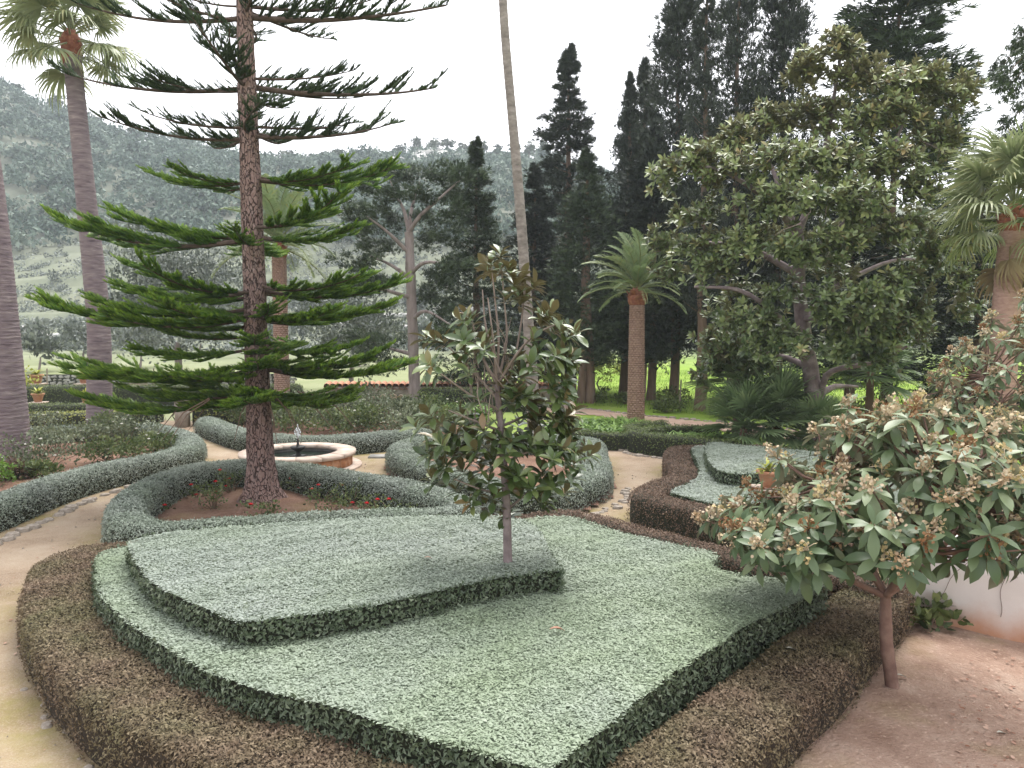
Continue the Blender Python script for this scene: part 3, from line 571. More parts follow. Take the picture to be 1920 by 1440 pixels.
part('dry_vine', mb, M['twig'], o)
# ================================================================ stones
def stone_mesh(seed, mat):
    r = rng_(seed); mb = MB(); n = 7; V = []
    for z, k in ((0, .95), (.35, 1.05), (.8, .8)): 
        for a in range(n): th = a * 6.283 / n; q = k * (1 + r.normal(0, .1)); V.append((.5 * q * math.cos(th), .5 * q * math.sin(th), z * .5 + r.normal(0, .02)))
    V.append((0, 0, .44)); F = []
    for i in range(2):
        for a in range(n): F.append([i * n + a, i * n + (a + 1) % n, (i + 1) * n + (a + 1) % n, (i + 1) * n + a])
    mb.add(V, F); mb.add(V, [[2 * n + a, 2 * n + (a + 1) % n, 3 * n] for a in range(n)]); return mb.mesh('stone', mat)
ST = [stone_mesh(60 + k, M['stone']) for k in range(5)]; STM = [stone_mesh(70 + k, M['stone_moss']) for k in range(5)]; STG = [stone_mesh(80 + k, M['stone_grey']) for k in range(5)]
def edging(label, C, n, size, seed, meshes=ST, off=0.):
    r = rng_(seed); C = crom(np.array(C), .05); d = np.r_[0, np.cumsum(np.linalg.norm(np.diff(C, axis=0), axis=1))]
    o = thing('stone_edging', label, 'edging', (C[0, 0], C[0, 1], 0))
    for k in range(n):
        s = (k + .5) / n * d[-1]; x = np.interp(s, d, C[:, 0]); y = np.interp(s, d, C[:, 1]); x2 = np.interp(s + .1, d, C[:, 0]); y2 = np.interp(s + .1, d, C[:, 1])
        sz = size * r.uniform(.75, 1.25); put('stone', meshes[r.integers(5)], o, (x + r.normal(0, .05), y + r.normal(0, .05), -.035 * size / .2), (x2 - x + 1e-4 + r.normal(0, .02), y2 - y + 1e-4, 0), (r.normal(0, .08), r.normal(0, .08), 1), sz)
edging('row of irregular edging stones at the foot of the long left hedge', [(-8.5, 11.2), (-8.6, 13), (-8.75, 15), (-8.7, 16.6), (-8.4, 17.8)], 23, .24, 1)
edging('row of pale edging stones between the rusty hedge and the right bed', [(1.75, 12.2), (2.3, 12.0), (2.7, 11.5), (3.1, 11.0), (3.5, 10.5)], 16, .2, 2)
edging('pale edging stones at the foot of the hedge ring behind the young magnolia', [(.6, 13.75), (1.2, 14.2), (1.9, 15), (2.35, 15.8), (2.62, 17)], 20, .18, 3)
edging('pale edging stones along the foot of the green box hedge', [(3.3, 22.9), (3.25, 21.9), (3.7, 21.3), (4.3, 20.9), (4.8, 20.5)], 16, .2, 4)
edging('edging stones at the foot of the curved brown hedge by the path', [(-5.85, 9.3), (-5.4, 8.4), (-4.9, 7.65), (-4.35, 6.95), (-3.85, 6.5), (-3.25, 6.05)], 17, .1, 6)
edging('line of edging stones beside the pink earth path', [(2.2, 35.3), (5.2, 31.5), (7, 29.9), (9, 28.1), (10.4, 26.4)], 44, .25, 7)
# mossy dry stone wall behind the grey bushes, stones picked apart
def stone_wall(label, A, B, h, size, meshes, seed, joined=False, mat=None):
    r = rng_(seed); A = np.array(A); B = np.array(B); Ln = np.linalg.norm(B - A); D = (B - A) / Ln; o = thing('dry_stone_wall', label, 'wall', (*A, 0))
    rows = int(h / (size * .55)); mb = MB()
    mb2 = MB(); q = np.array([-D[1], D[0]]) * .17
    P4 = [A - q * .6, B - q * .6, B + q, A + q]; mb2.add([(*p, 0) for p in P4] + [(*p, h * .9) for p in P4], [[4, 5, 6, 7], [0, 1, 5, 4], [1, 2, 6, 5], [2, 3, 7, 6], [3, 0, 4, 7]]); part('wall_core', mb2, M['core'], o)
    tv = np.array([v.co[:] for v in meshes[0].vertices]); 
    for i in range(rows):
        s = r.uniform(0, size * .5)
        while s < Ln:
            w_ = size * r.uniform(.7, 1.4); p = A + D * (s + w_ / 2); zc = zt(p[0], p[1]) + (i + .45) * size * .55 + r.normal(0, .02)
            if joined:
                V = tv * [w_ * 1.05, w_ * .9, size * 1.2] + [0, 0, -.25 * size]; V = V @ np.array([[D[0], D[1], 0], [-D[1], D[0], 0], [0, 0, 1]]) + [p[0], p[1] , zc]
                mb.add(V + r.normal(0, .02, V.shape), [f.vertices[:] for f in meshes[0].polygons if len(f.vertices) == 4])
            else: put('stone', meshes[r.integers(5)], o, (p[0] + D[1] * .12, p[1] - D[0] * .12, zc), (D[0], D[1], r.normal(0, .1)), (D[1] + r.normal(0, .15), -D[0], r.normal(0, .3)), w_ * 1.08)
            s += w_
    if joined: part('stonework', mb, mat, o, kind='stuff')
    return o
stone_wall('mossy dry stone wall behind the grey flowering bushes', (-8.2, 31.0), (-4.6, 31.2), .95, .3, STM, 8)
stone_wall('grey dry stone wall beyond the far flower pots', (-30, 44), (-13, 45), 1.0, .32, STG, 9, True, M['stone_grey'])
o = thing('coped_wall', 'long low pale wall with a tiled coping behind the bare cypress trunk', 'wall', (-3, 37, 0))
mb = MB(); mb.box((-9, 37, 0), (2.4, 37.25, .75)); part('wall', mb, M['stone'], o)
for k in range(38): 
    mb = MB() if k == 0 else mb
    if k == 0: mb.tube([(-8.9, 36.85, .77), (-8.9, 37.4, .86)], .16, 8); tile = part('tile', mb, M['terracotta'], o)
    else: c = tile.copy(); COL.objects.link(c); c.parent = o; c.location = (k * .3, 0, 0)
for k, (A, B) in enumerate([((-85, 112), (-60, 110)), ((-60, 118), (-28, 116)), ((-26, 113), (-8, 112)), ((-22, 124), (-2, 126))]):
    mb = MB(); t = np.linspace(0, 1, 40); X = A[0] + (B[0] - A[0]) * t; Y = A[1] + (B[1] - A[1]) * t + .4 * np.sin(t * 14)
    mb.tube(np.stack([X, Y, zt(X, Y) + .35], -1), .5, 6, lump=.12, seed=k)
    solo('terrace_wall', mb, M['rock'], ['low pale terrace wall crossing the slope beside the palm trunk', 'low pale terrace wall between the palm trunk and the araucaria', 'low pale terrace wall right of the araucaria', 'upper low terrace wall right of the araucaria'][k], 'wall')
# ================================================================ trees: shared pieces
def limb(P, r0, r1, n=8, step=.25, lump=.04, seed=0, mb=None):
    P = crom(np.array(P, float), step); mb = mb or MB(); mb.tube(P, np.linspace(r0, r1, len(P)), n, lump=lump, seed=seed); return mb
def clumps(mb, r, C, rad, per, size, tmpl, axis=None, up=.6, out=.6, flat=.7, vmean=.5, wid=None):
    C = np.asarray(C); M_ = len(C); rad = np.broadcast_to(rad, (M_,)); idx = np.repeat(np.arange(M_), per)
    d = rdir(r, len(idx)); rr = rad[idx] * r.random(len(idx)) ** .45
    d[:, 2] = np.abs(d[:, 2]) * np.where(r.random(len(idx)) < .8, 1, -1)
    pos = C[idx] + d * np.array([1, 1, flat]) * rr[:, None]
    outd = d if axis is None else nrm(np.c_[C[idx, :2] - np.asarray(axis)[None, :2], np.zeros(len(idx))])
    X = nrm(.6 * rdir(r, len(idx)) + outd * out + np.array([0, 0, up])); vv = r.normal(0, .16, M_)
    v = np.clip(vmean + vv[idx] + r.normal(0, .18, len(idx)) + .12 * d[:, 2], 0, 1)
    mb.inst(tmpl, pos, X, rdir(r, len(idx)) + np.array([0, 0, .8]), size * r.uniform(.65, 1.35, len(idx)), v, wid)
# ---------------------------------------------------------------- cypresses
CYD = {'column': (14., 1.6), 'cone': (14., 3.0), 'open': (15., 2.4)}
def cy_crown(style, seed):                # unit crown: height 1 over half width 1, built for 12 m by 1.5 m
    r = rng_(seed); H_, W_ = CYD[style]; n = {'column': 340, 'cone': 480, 'open': 430}[style]
    t = np.r_[r.random(n - 6) ** 1.1, .95, .965, .98, .99, 1., 1.01] if style != 'open' else r.random(n) ** .95
    if style == 'column': prof = np.minimum(1, 1.5 * np.maximum(1 - t, 0) ** .9) * np.minimum(1, .6 + 2.2 * t)
    elif style == 'cone': prof = np.maximum(1 - t, 0) ** .9 * np.minimum(1, .7 + 2.5 * t) * (.9 + .15 * np.sin(t * 31 + seed)) + .005
    else: prof = (1 - .8 * t) * (.6 + .4 * np.abs(np.sin(t * 15 + seed)))
    a = r.random(n) * 6.283; rad = W_ * prof * np.sqrt(r.uniform(.02, 1, n)) * (1 + .16 * np.sin(3 * a + seed + 9 * t))
    C = np.stack([rad * np.cos(a), rad * np.sin(a), H_ * t], -1); mw = None
    if style != 'column':
        C[:, 2] += .1 * rad; mb = MB()
        for c in C[r.permutation(n)[:60]]: q = np.array([0, 0, c[2] - .35 * np.hypot(c[0], c[1])]); mb.tube(np.array([q, (q + c) / 2 + [0, 0, -.05], c]), [.035, .025, .01], 4, caps=False)
        mw = mb.mesh('branches', M['bark_brown'])
    mb = MB(); clumps(mb, r, C, .6 * r.uniform(.6, 1.25, n) * (.12 + .88 * np.minimum(1, prof * 1.8)), 38, .25, SPRAY, (0, 0), .8 if style == 'column' else .35, .45 if style == 'column' else .8, 1.25 if style == 'column' else .6)
    return mw, mb
CYC = {}
for st in ('column', 'cone', 'open'):
    for q in range(2):
        mw, mb = cy_crown(st, 90 + q)
        for mt in ('cypress', 'cypress_g'): CYC[st, q, mt] = (mw, mb)
        CYC[st, q] = {}
def cypress(label, x, y, h, hw, base, mat, seed, style='column', trunks=1, tr=.2, group='cypresses behind the earth path'):
    r = rng_(seed); z0 = float(zt(x, y)); o = thing('cypress_tree', label, 'tree', (x, y, z0), group)
    for k in range(trunks):
        dx = (k - (trunks - 1) / 2) * .36; zz = np.linspace(-.1, h * .9, 14)
        P = np.stack([x + dx * (1 - zz / h) + .08 * np.sin(zz * .7 + k) * (1 - zz / h), y + .07 * np.cos(zz * .9 + k) * (1 - zz / h), z0 + zz], -1)
        mb = MB(); mb.tube(P, tr * (1 - zz / h) ** 1.2 * .9 + .03, 9, lump=.07, seed=seed); part('trunk', mb, M['bark_brown'], o, True)
    q = seed % 2; mw, mb = CYC[style, q, mat]; cache = CYC[style, q]
    if mat not in cache: cache[mat] = mb.mesh('crown', M[mat])
    Hc, Wc = CYD[style]; sc = (hw / Wc, hw / Wc * .95, (h - base) / Hc); az = r.random() * 6.28
    for nm, me in (('crown', cache[mat]), ('branches', mw)):
        if me is None: continue
        c = bpy.data.objects.new(nm, me); COL.objects.link(c); c.parent = o; c.location = (0, 0, base); c.rotation_euler = (0, 0, az); c.scale = sc; c['kind'] = 'stuff'
    return o
CY = [ # label, x, y, h, hw, base, mat, n, style, trunks
 ('dense green cypress with twin pointed tops left of the slender tall palm trunk', -1.75, 38, 12.6, 2.3, .6, 'cypress_g', 200, 'cone', 1),
 ('tall ragged conical cypress standing clear against the sky right of the slender palm trunk', 3.1, 43, 18.6, 3.3, 1.6, 'cypress', 260, 'cone', 2),
 ('dense dark cypress right behind the slender tall palm trunk', 1.2, 41, 12, 2.5, .8, 'cypress', 210, 'cone', 1),
 ('green columnar cypress in front of the ragged conical one', 3.5, 36.5, 11.7, 1.5, 1.8, 'cypress_g', 180, 'column', 2),
 ('narrow leaning columnar cypress above the short date palm', 6.0, 40, 16.2, 1.1, 2.6, 'cypress', 150, 'column', 2),
 ('broad dark cypress filling the gap behind the short date palm', 6.9, 38, 13, 2.0, 2.0, 'cypress', 190, 'column', 1),
 ('tall open cypress left of the bare straight trunk', 7.9, 37.5, 21, 1.75, 2.5, 'cypress', 230, 'column', 1),
 ('cypress with a bare straight trunk and thin foliage beside the big magnolia', 8.1, 33, 19.5, 1.0, 4.0, 'cypress', 80, 'open', 1),
 ('slim dense columnar cypress above the left shoulder of the big magnolia', 10.0, 35, 22, 1.25, 2.5, 'cypress', 190, 'column', 1),
 ('second slim columnar cypress just left of the big magnolia top', 12.2, 35.5, 22, 1.5, 2.5, 'cypress', 200, 'column', 1),
 ('wide spreading cypress towering behind the big magnolia top', 15.6, 32, 20, 3.7, 3.0, 'cypress_g', 210, 'open', 1),
 ('dark dense cypress between the narrow leaning one and the tall open one', 7.1, 42, 17.5, 1.7, 1.5, 'cypress', 0, 'column', 1),
 ('dark dense cypress behind the left half of the big magnolia', 11.2, 38, 13, 2.4, 1.5, 'cypress', 0, 'cone', 1),
 ('dark low cypress behind the fan palm at right', 17.5, 29, 9, 2.6, .5, 'cypress', 170, 'cone', 1),
 ('dark cypress low behind the big magnolia trunk', 13.4, 30.5, 8.5, 2.2, 1.4, 'cypress', 130, 'column', 1)]
for k, (lb, x, y, h, hw, b, mt, n, st, tk) in enumerate(CY): cypress(lb, x, y, h, hw * 1.3, b, mt, 100 + k, st, tk, .25)
# the drooping tree whose branches enter at the upper right
o = thing('drooping_conifer', 'dark green conifer with drooping branches at the top right edge', 'tree', (15.6, 21, 0)); r = rng_(150)
part('trunk', limb([(15.6, 21, -.1), (15.7, 21, 6), (15.6, 21, 13)], .3, .08, 9), M['bark_brown'], o, True)
mb = MB(); C = []
for k in range(34):
    a = r.random() * 6.28; z = r.uniform(9, 14); ln = r.uniform(1.6, 2.9); t = np.linspace(0, 1, 7)[:, None]
    P = np.array([15.65, 21, z]) + np.array([math.cos(a), math.sin(a), 0]) * ln * t + np.array([0, 0, 1]) * (.3 * t - 1.5 * t ** 2); mb.tube(P, np.linspace(.05, .012, 7), 5); C += [p for p in P[2:]] + [P[-1] + [0, 0, -.35]]
part('branches', mb, M['bark_brown'], o, kind='stuff'); mb = MB(); clumps(mb, r, np.array(C), .32, 55, .22, SPRAY, (15.65, 21), -.7, .4, 1.1); part('crown', mb, M['cypress_g'], o, kind='stuff')
# open crowned cypress with the long bare trunk
cx, cyy = L['opencyp']; r = rng_(151); o = thing('open_cypress_tree', 'open crowned cypress with a long pale bare trunk right of the araucaria', 'tree', (cx, cyy, 0))
k = 34.3 / 1442
def ap(px, py, dy=0.): return np.array([(px - 960) / 1442 * (cyy + dy) * 1.0, cyy + dy, 3.6 + (615 - py) * (cyy + dy) / 1442 * 1.006])
part('trunk', limb([ap(778, 775), ap(775, 650), ap(771, 520), ap(769, 440)], .27, .2, 10, lump=.07), M['bark_grey'], o, True)
LB = [[(769, 440), (760, 400, .3), (745, 370, .5), (735, 345, .6)], [(769, 440), (790, 410, -.4), (830, 375, -.8), (865, 345, -1)], [(769, 440), (775, 395, .8), (790, 350, 1.4)], [(771, 515), (800, 495, -.8), (850, 500, -1.4)], [(771, 525), (735, 500, .8), (690, 480, 1.4)], [(772, 600), (800, 585, -.7), (845, 610, -1.2)], [(774, 665), (735, 655, .8), (690, 640, 1.)], [(771, 480), (730, 440, -.6), (690, 410, -1.2)], [(772, 560), (720, 545, -1), (680, 540, -1.6)]]
for P in LB: part('limb', limb([ap(*p) for p in P], .11, .03, 7), M['bark_grey'], o, True)
CM = [(735, 345, .6), (700, 360, .3), (760, 335, 1), (790, 340, 1.4), (830, 335, -.6), (865, 345, -1), (850, 370, .3), (690, 400, -1.2), (680, 430, 0), (715, 420, .8), (690, 480, 1.4), (675, 500, .4), (705, 530, -.6), (750, 420, 1.6), (800, 420, 1.2), (850, 400, -1.2), (840, 440, .8), (800, 460, 1), (850, 500, -1.4), (820, 530, 0), (790, 560, .8), (845, 610, -1.2), (820, 640, .6), (690, 640, 1), (700, 660, -.5), (730, 690, .6), (680, 545, -1.6), (745, 380, -.8), (780, 375, -.6), (725, 470, 1.6), (830, 580, 1), (720, 650, 1.5)]
C = np.vstack([ap(*c) + r.normal(0, .42, (9, 3)) * [1, 1.4, .55] for c in CM]); mb = MB(); clumps(mb, r, C, .45, 46, .24, SPRAY, (cx, cyy), .5, .6, .7, .5); part('crown', mb, M['cypress_g'], o, kind='stuff')
# ================================================================ araucaria
px, py = L['pine']; r = rng_(200)
o = thing('araucaria_tree', 'tall araucaria with tiers of fan-like branches inside the teardrop hedge', 'tree', (px, py, 0))
zz = np.array([-.05, .06, .2, .45, .8, 1.3, 2, 3, 4.2, 5.6, 7.4, 9.4, 11, 12.6, 14]); rr = np.array([.52, .46, .37, .305, .27, .255, .245, .23, .22, .208, .188, .16, .13, .09, .03])
zf = np.linspace(-.05, 14, 110); mb = MB(); rf = np.interp(zf, zz, rr); n = 40; th = np.arange(n) * 6.283 / n
lum = 1 + .045 * np.sin(th[None] * 7 + zf[:, None] * 1.1) + .03 * np.sin(th[None] * 13 - zf[:, None] * 2.3 + 1) + rng_(1).normal(0, .022, (110, n)) + .16 * np.exp(-zf[:, None] * 4) * np.sin(th[None] * 5 + 1)
V = np.stack([px + rf[:, None] * lum * np.cos(th) - .012 * zf[:, None], py + rf[:, None] * lum * np.sin(th), np.repeat(zf[:, None], n, 1)], -1)
i, j = np.meshgrid(np.arange(109), np.arange(n), indexing='ij'); j2 = (j + 1) % n
mb.add(V.reshape(-1, 3), np.stack([i * n + j, i * n + j2, (i + 1) * n + j2, (i + 1) * n + j], -1).reshape(-1, 4)); part('trunk', mb, M['bark'], o)
AL = 3.0
def ara_branch(hi, seed):                # one branch of 3 m along x, wood and needles
    r = rng_(seed); mbw = MB(); mbn = MB(); t = np.linspace(0, 1, 13); S = np.array([0, 1., 0]); UP = np.array([0, 0, 1.])
    P = np.stack([AL * t, AL * r.normal(0, .09) * t ** 2 + .05 * np.sin(5 * t + seed), AL * (-(.12 if not hi else .07) * t * (1 - t) * 2 + (.05 if not hi else .04) * t ** 3)], -1)
    mbw.tube(P, np.linspace(.05, .012, 13), 6)
    def needles(Q, nn, nl, tipb):          # needles all round a shoot Q
        s = r.random(nn); k = s * (len(Q) - 1); a = np.minimum(k.astype(int), len(Q) - 2); f = (k - a)[:, None]; pos = Q[a] * (1 - f) + Q[a + 1] * f; T = nrm(Q[a + 1] - Q[a])
        d = rdir(r, nn); d = nrm(d - T * np.sum(d * T, -1, keepdims=True)); upf = np.clip(.6 + .5 * d[:, 2], .25, 1.1)
        X = nrm(T * (.7 + .6 * s[:, None]) + d * upf[:, None] + UP * .22)
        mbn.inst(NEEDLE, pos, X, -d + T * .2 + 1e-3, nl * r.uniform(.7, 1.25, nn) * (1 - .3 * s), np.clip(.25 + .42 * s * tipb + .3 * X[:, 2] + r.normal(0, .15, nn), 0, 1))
    def shoot(p, d0, l2, curl):
        u = np.linspace(0, 1, 5)[:, None]; Q = p + d0 * l2 * u + np.array([.1 * l2, 0, 0]) * u ** 2 + UP * l2 * curl * u ** 2.
        mbn.tube(Q, np.linspace(.011, .005, 5), 3, v=.1, caps=False); needles(Q, int((190 if not hi else 120) * l2 + 20), .15 if not hi else .11, 1 if not hi else .3); return Q
    if not hi: roots = [(.16 + .84 * (q + r.random() * .9) / 17, sg) for q in range(17) for sg in (-1, 1) if r.random() < .93]
    else: roots = [(min(1, c0 + r.normal(0, .035)), r.choice([-1, 1])) for c0 in np.r_[np.sort(r.uniform(.1, .9, 7)), .97] for _ in range(r.integers(3, 6))]
    for tt, sg in roots:
        k = min(tt * 12, 11.99); a = int(k); p = P[a] + (P[a + 1] - P[a]) * (k - a); T = nrm(P[a + 1] - P[a])
        l2 = (.26 + .5 * math.sin(math.pi * min(1, tt * .85 + .08))) * r.uniform(.5, 1.25) * (.75 if hi else 1)
        d0 = nrm(T * r.uniform(.5, 1.15) + S * sg * r.uniform(.4, 1.3) + UP * (r.uniform(-.22, .1) if not hi else r.uniform(-.1, .6)))
        Q = shoot(p, d0, l2, (.04 if not hi else .12) + .2 * r.random())
        for _ in range(2 if l2 > .4 else 1):
            g = r.integers(1, 4); shoot(Q[g], nrm(d0 + S * r.normal(0, .8) + T * .3 + UP * (r.uniform(-.15, .15) if not hi else r.uniform(0, .5))), l2 * r.uniform(.35, .65), .1 + .2 * r.random())
    needles(P[8 if not hi else 11:], 130 if not hi else 45, .12, 1 if not hi else .4)
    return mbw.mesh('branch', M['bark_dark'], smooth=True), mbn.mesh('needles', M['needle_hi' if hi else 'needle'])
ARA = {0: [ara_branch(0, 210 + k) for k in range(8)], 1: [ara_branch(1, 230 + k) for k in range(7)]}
def ara_put(z, az, ln, rise, hi):
    mw, mn = ARA[hi][r.integers(len(ARA[hi]))]; X = nrm(np.array([math.cos(az), math.sin(az), rise]))
    b = put('branch', mw, o, (px - .012 * z, py, z), X, np.array([r.normal(0, .12), r.normal(0, .12), 1.]), ln / AL); n_ = bpy.data.objects.new('needles', mn); COL.objects.link(n_); n_.parent = b; n_['kind'] = 'stuff'
TIERS = [ # height, left length, right length, rise, other branches, upper
 (2.2, 3.4, 1.9, -.07, 9, 0), (2.75, 3.6, 3.1, -.03, 10, 0), (3.2, 2.2, 2.4, -.04, 5, 0), (3.85, 3.7, 2.7, .0, 9, 0), (4.35, 2.6, 2.8, -.02, 6, 0), (5.4, 3.5, 2.2, .02, 6, 0),
 (6.55, 2.1, 2.8, .05, 4, 0), (7.4, 2.6, 2.9, .03, 6, 1), (8.4, 3.5, 3.8, .04, 7, 1), (9.75, 3.3, 4.0, .05, 7, 1), (11.0, 2.6, 2.7, .12, 5, 1), (12.2, 1.8, 1.8, .3, 4, 1)]
for z, ll, rl, rise, no, hi in TIERS:
    ara_put(z, math.pi + r.normal(0, .12), ll, rise, hi); ara_put(z + .05, r.normal(0, .14), rl, rise, hi)
    for q in range(no):
        ara_put(z + r.uniform(-.15, .25), (q + .5) / no * 6.283 + r.normal(0, .3), min(2.9, .5 * (ll + rl)) * r.uniform(.5, 1.), rise + r.normal(0, .06), hi)
# dead hanging twigs on the lowest tier
mb = MB()
for k in range(14):
    a = r.random() * 6.28; p = np.array([px, py, 2.2]) + np.array([math.cos(a), math.sin(a), 0]) * r.uniform(.4, 1.2); mb.tube([p, p + [math.cos(a) * .5, math.sin(a) * .5, -.25], p + [math.cos(a) * .9, math.sin(a) * .9, -.75]], [.018, .012, .005], 4)
part('dead_twigs', mb, M['bark_brown'], o, kind='stuff')
# ================================================================ palms
def fan_mesh(name, mat, seed, droop=.35, nseg=34, spread=2.2, pet=1.0, split=.5):
    r = rng_(seed); mb = MB(); t = np.linspace(0, 1, 6); P = np.stack([pet * t, 0 * t, -.1 * pet * t ** 2], -1); mb.tube(P, np.linspace(.03, .016, 6), 5, v=.55); e = P[-1]
    for k in range(nseg):
        th = (k / (nseg - 1) - .5) * 2 * spread + r.normal(0, .02); ln = (.98 - .28 * abs(th / spread) ** 1.5) * r.uniform(.9, 1.05); d = np.array([math.cos(th), math.sin(th), 0]); s = np.array([-d[1], d[0], 0])
        q = np.array([.03, .35, .6, .82, 1.]) * ln; wd = np.array([.008, .036, .032, .018, .003]); dz = -droop * np.array([0, .03, .16, .45, .95]) * r.uniform(.7, 1.3) + .03 * np.cos(th)
        c = e + d * q[:, None] * (1 - .18 * droop * np.array([0, 0, .2, .5, 1]))[:, None] + np.array([0, 0, 1]) * (dz + .016 * (-1) ** k)[:, None]
        V = np.concatenate([c + s * wd[:, None], c - s * wd[:, None] - [0, 0, .012]]); mb.add(V, [[i, i + 1, 6 + i, 5 + i] for i in range(4)], np.clip(.45 + r.normal(0, .12) + .2 * np.tile(q, 2), 0, .9))
    return mb.mesh(name, mat)
def date_mesh(name, mat, seed, nl=46, v0=.5):
    r = rng_(seed); mb = MB(); t = np.linspace(0, 1, 12); P = np.stack([t * (1 - .12 * t * t), 0 * t, .1 * t - .42 * t ** 2.2], -1); mb.tube(P, np.linspace(.016, .004, 12), 5, v=.75)
    for k in range(nl):
        s = .12 + .86 * k / (nl - 1); i = min(int(s * 11), 10); f = s * 11 - i; p = P[i] + (P[i + 1] - P[i]) * f; T = nrm(P[i + 1] - P[i])
        for sg in (-1, 1):
            ln = .19 * math.sin(math.pi * (.12 + .82 * s)) ** .7 * r.uniform(.85, 1.1); d = nrm(T * (.55 + .5 * s) + np.array([0, sg * 1., .45 + r.normal(0, .12)])); w_ = np.cross(d, [0, 0, 1.]); w_ = w_ / np.linalg.norm(w_) * .008
            m_ = p + d * ln * .55; e = p + d * ln + [0, 0, -.035]
            mb.add([p + w_ * .5, p - w_ * .5, m_ - w_, e, m_ + w_], [[0, 1, 2, 4]], v0 + r.normal(0, .1)); mb.add([m_ - w_, e, m_ + w_], [[0, 1, 2]], v0 + .1)
    return mb.mesh(name, mat)
FAN = [fan_mesh('frond', M['palm'], 300 + k, .35 + .15 * k) for k in range(3)]; FAND = [fan_mesh('dead_frond', M['palm_dead'], 310 + k, .9, 26, 1.6) for k in range(2)]
DW = [fan_mesh('frond', M['dwarf'], 320 + k, .12, 26, 1.75, .75) for k in range(3)]; DATE = [date_mesh('frond', M['date'], 330 + k, 46, .45 + .08 * k) for k in range(3)]
def ringed(P, rad, n=20, every=.11, amp=.035, seed=0):
    P = crom(np.array(P, float), every / 3); K = len(P); s = np.arange(K) % 3; mb = MB(); rd = np.interp(np.linspace(0, 1, K), np.linspace(0, 1, len(rad)), rad) * (1 + amp * (s == 0) - amp * .4 * (s == 2)); mb.tube(P, rd, n, lump=.012, seed=seed, v=.5 + .3 * (s == 0)[0]); return mb
def crown(o, c, meshes, n, size, seed, lo=-.6, hi=1.3, dead=None, nd=0, z=0.):
    r = rng_(seed); c = np.array(c, float)
    for k in range(n + nd):
        az = k * 2.39996 + r.normal(0, .15); el = lo + (hi - lo) * ((k + .5) / n) ** .85 if k < n else r.uniform(-1.25, -.75)
        d = np.array([math.cos(az) * math.cos(el), math.sin(az) * math.cos(el), math.sin(el)]); zc = np.cross(np.cross(d, [0, 0, 1.]), d)
        put('frond' if k < n else 'dead_frond', (meshes if k < n else dead)[r.integers(len(meshes if k < n else dead))], o, c + d * .08 + [0, 0, .25 * (el if k < n else -1)], d, zc + .25 * rdir(r, 1)[0], size * r.uniform(.85, 1.1) * (.85 if k >= n else 1))
def boots(o, c, rad, h, n, seed, mat='red_crown'):
    r = rng_(seed); mb = MB(); c = np.array(c, float)
    mb.lathe([(rad * .9, -h), (rad * 1.08, -h * .6), (rad * 1.1, 0), (rad * .5, .3), (0, .35)], c, 16)
    for k in range(n):
        a = k * 2.4; zz = -h * r.random() * .8; d = np.array([math.cos(a), math.sin(a), 0]); p = c + d * rad * .9 + [0, 0, zz]; s = np.array([-d[1], d[0], 0]) * rad * .35; q = p + d * rad * .35 + [0, 0, .22]
        mb.add([p - s, p + s, q + s * .6, q - s * .6, p - s - d * .05, p + s - d * .05], [[0, 1, 2, 3], [1, 0, 4, 5]])
    part('leaf_bases', mb, M[mat], o)
ax, ay = L['palm_a']; o = thing('tall_palm', 'massive ringed palm trunk at the left edge of the frame', 'palm', (ax, ay, 0), 'tall fan palms')
part('trunk', ringed([(ax, ay, -.05), (ax, ay, .4), (ax - .05, ay, 3), (ax - .25, ay, 7), (ax - .6, ay, 11), (ax - 1.1, ay, 16)], [.5, .4, .37, .33, .28, .25], 22, .1, .02), M['palm_trunk'], o, True)
crown(o, (ax - 1.1, ay, 16.2), FAN, 34, 1.25, 401, -.6, 1.3, FAND, 8)
bx_, by_ = L['palm_b']; o = thing('tall_palm', 'tall ringed palm with its fan crown in view at upper left', 'palm', (bx_, by_, 0), 'tall fan palms')
top = (bx_ - .42, by_, 12.7)
part('trunk', ringed([(bx_, by_, -.05), (bx_ + .05, by_, 1.5), (bx_ + .1, by_, 4), (bx_ - .15, by_, 8), (bx_ - .42, by_, 12.6)], [.42, .36, .34, .3, .27, .26], 22, .1, .02, 1), M['palm_trunk'], o, True)
boots(o, top, .27, .8, 18, 1); crown(o, top, FAN, 32, 1.15, 402, -.6, 1.4)
tx, ty = L['thin']; o = thing('slender_palm', 'very tall slender pale palm trunk rising out of the frame', 'palm', (tx, ty, 0), 'tall fan palms')
part('trunk', ringed([(tx, ty, -.05), (tx - .25, ty, 4), (tx - .55, ty, 8), (tx - .95, ty, 12.5), (tx - 1.05, ty, 15), (tx - 1.1, ty, 17.5)], [.24, .17, .155, .135, .125, .12], 14, .14, .045, 2), M['thin_trunk'], o, True)
crown(o, (tx - 1.1, ty, 17.6), FAN, 30, 1.0, 403)
wx, wy = 10.95, 17.2; o = thing('fan_palm', 'stout fan palm with drooping grey-green fronds at the right edge', 'palm', (wx, wy, 0), 'tall fan palms'); top = (wx + .12, wy, 6.0)
part('trunk', ringed([(wx, wy, -.05), (wx, wy, 2), (wx + .05, wy, 4), (wx + .12, wy, 5.9)], [.36, .32, .28, .26], 22, .09, .02, 3), M['date_trunk'], o, True)
boots(o, top, .27, .35, 16, 2); crown(o, top, FAN, 40, .92, 404, -.5, 1.35, FAND, 3)
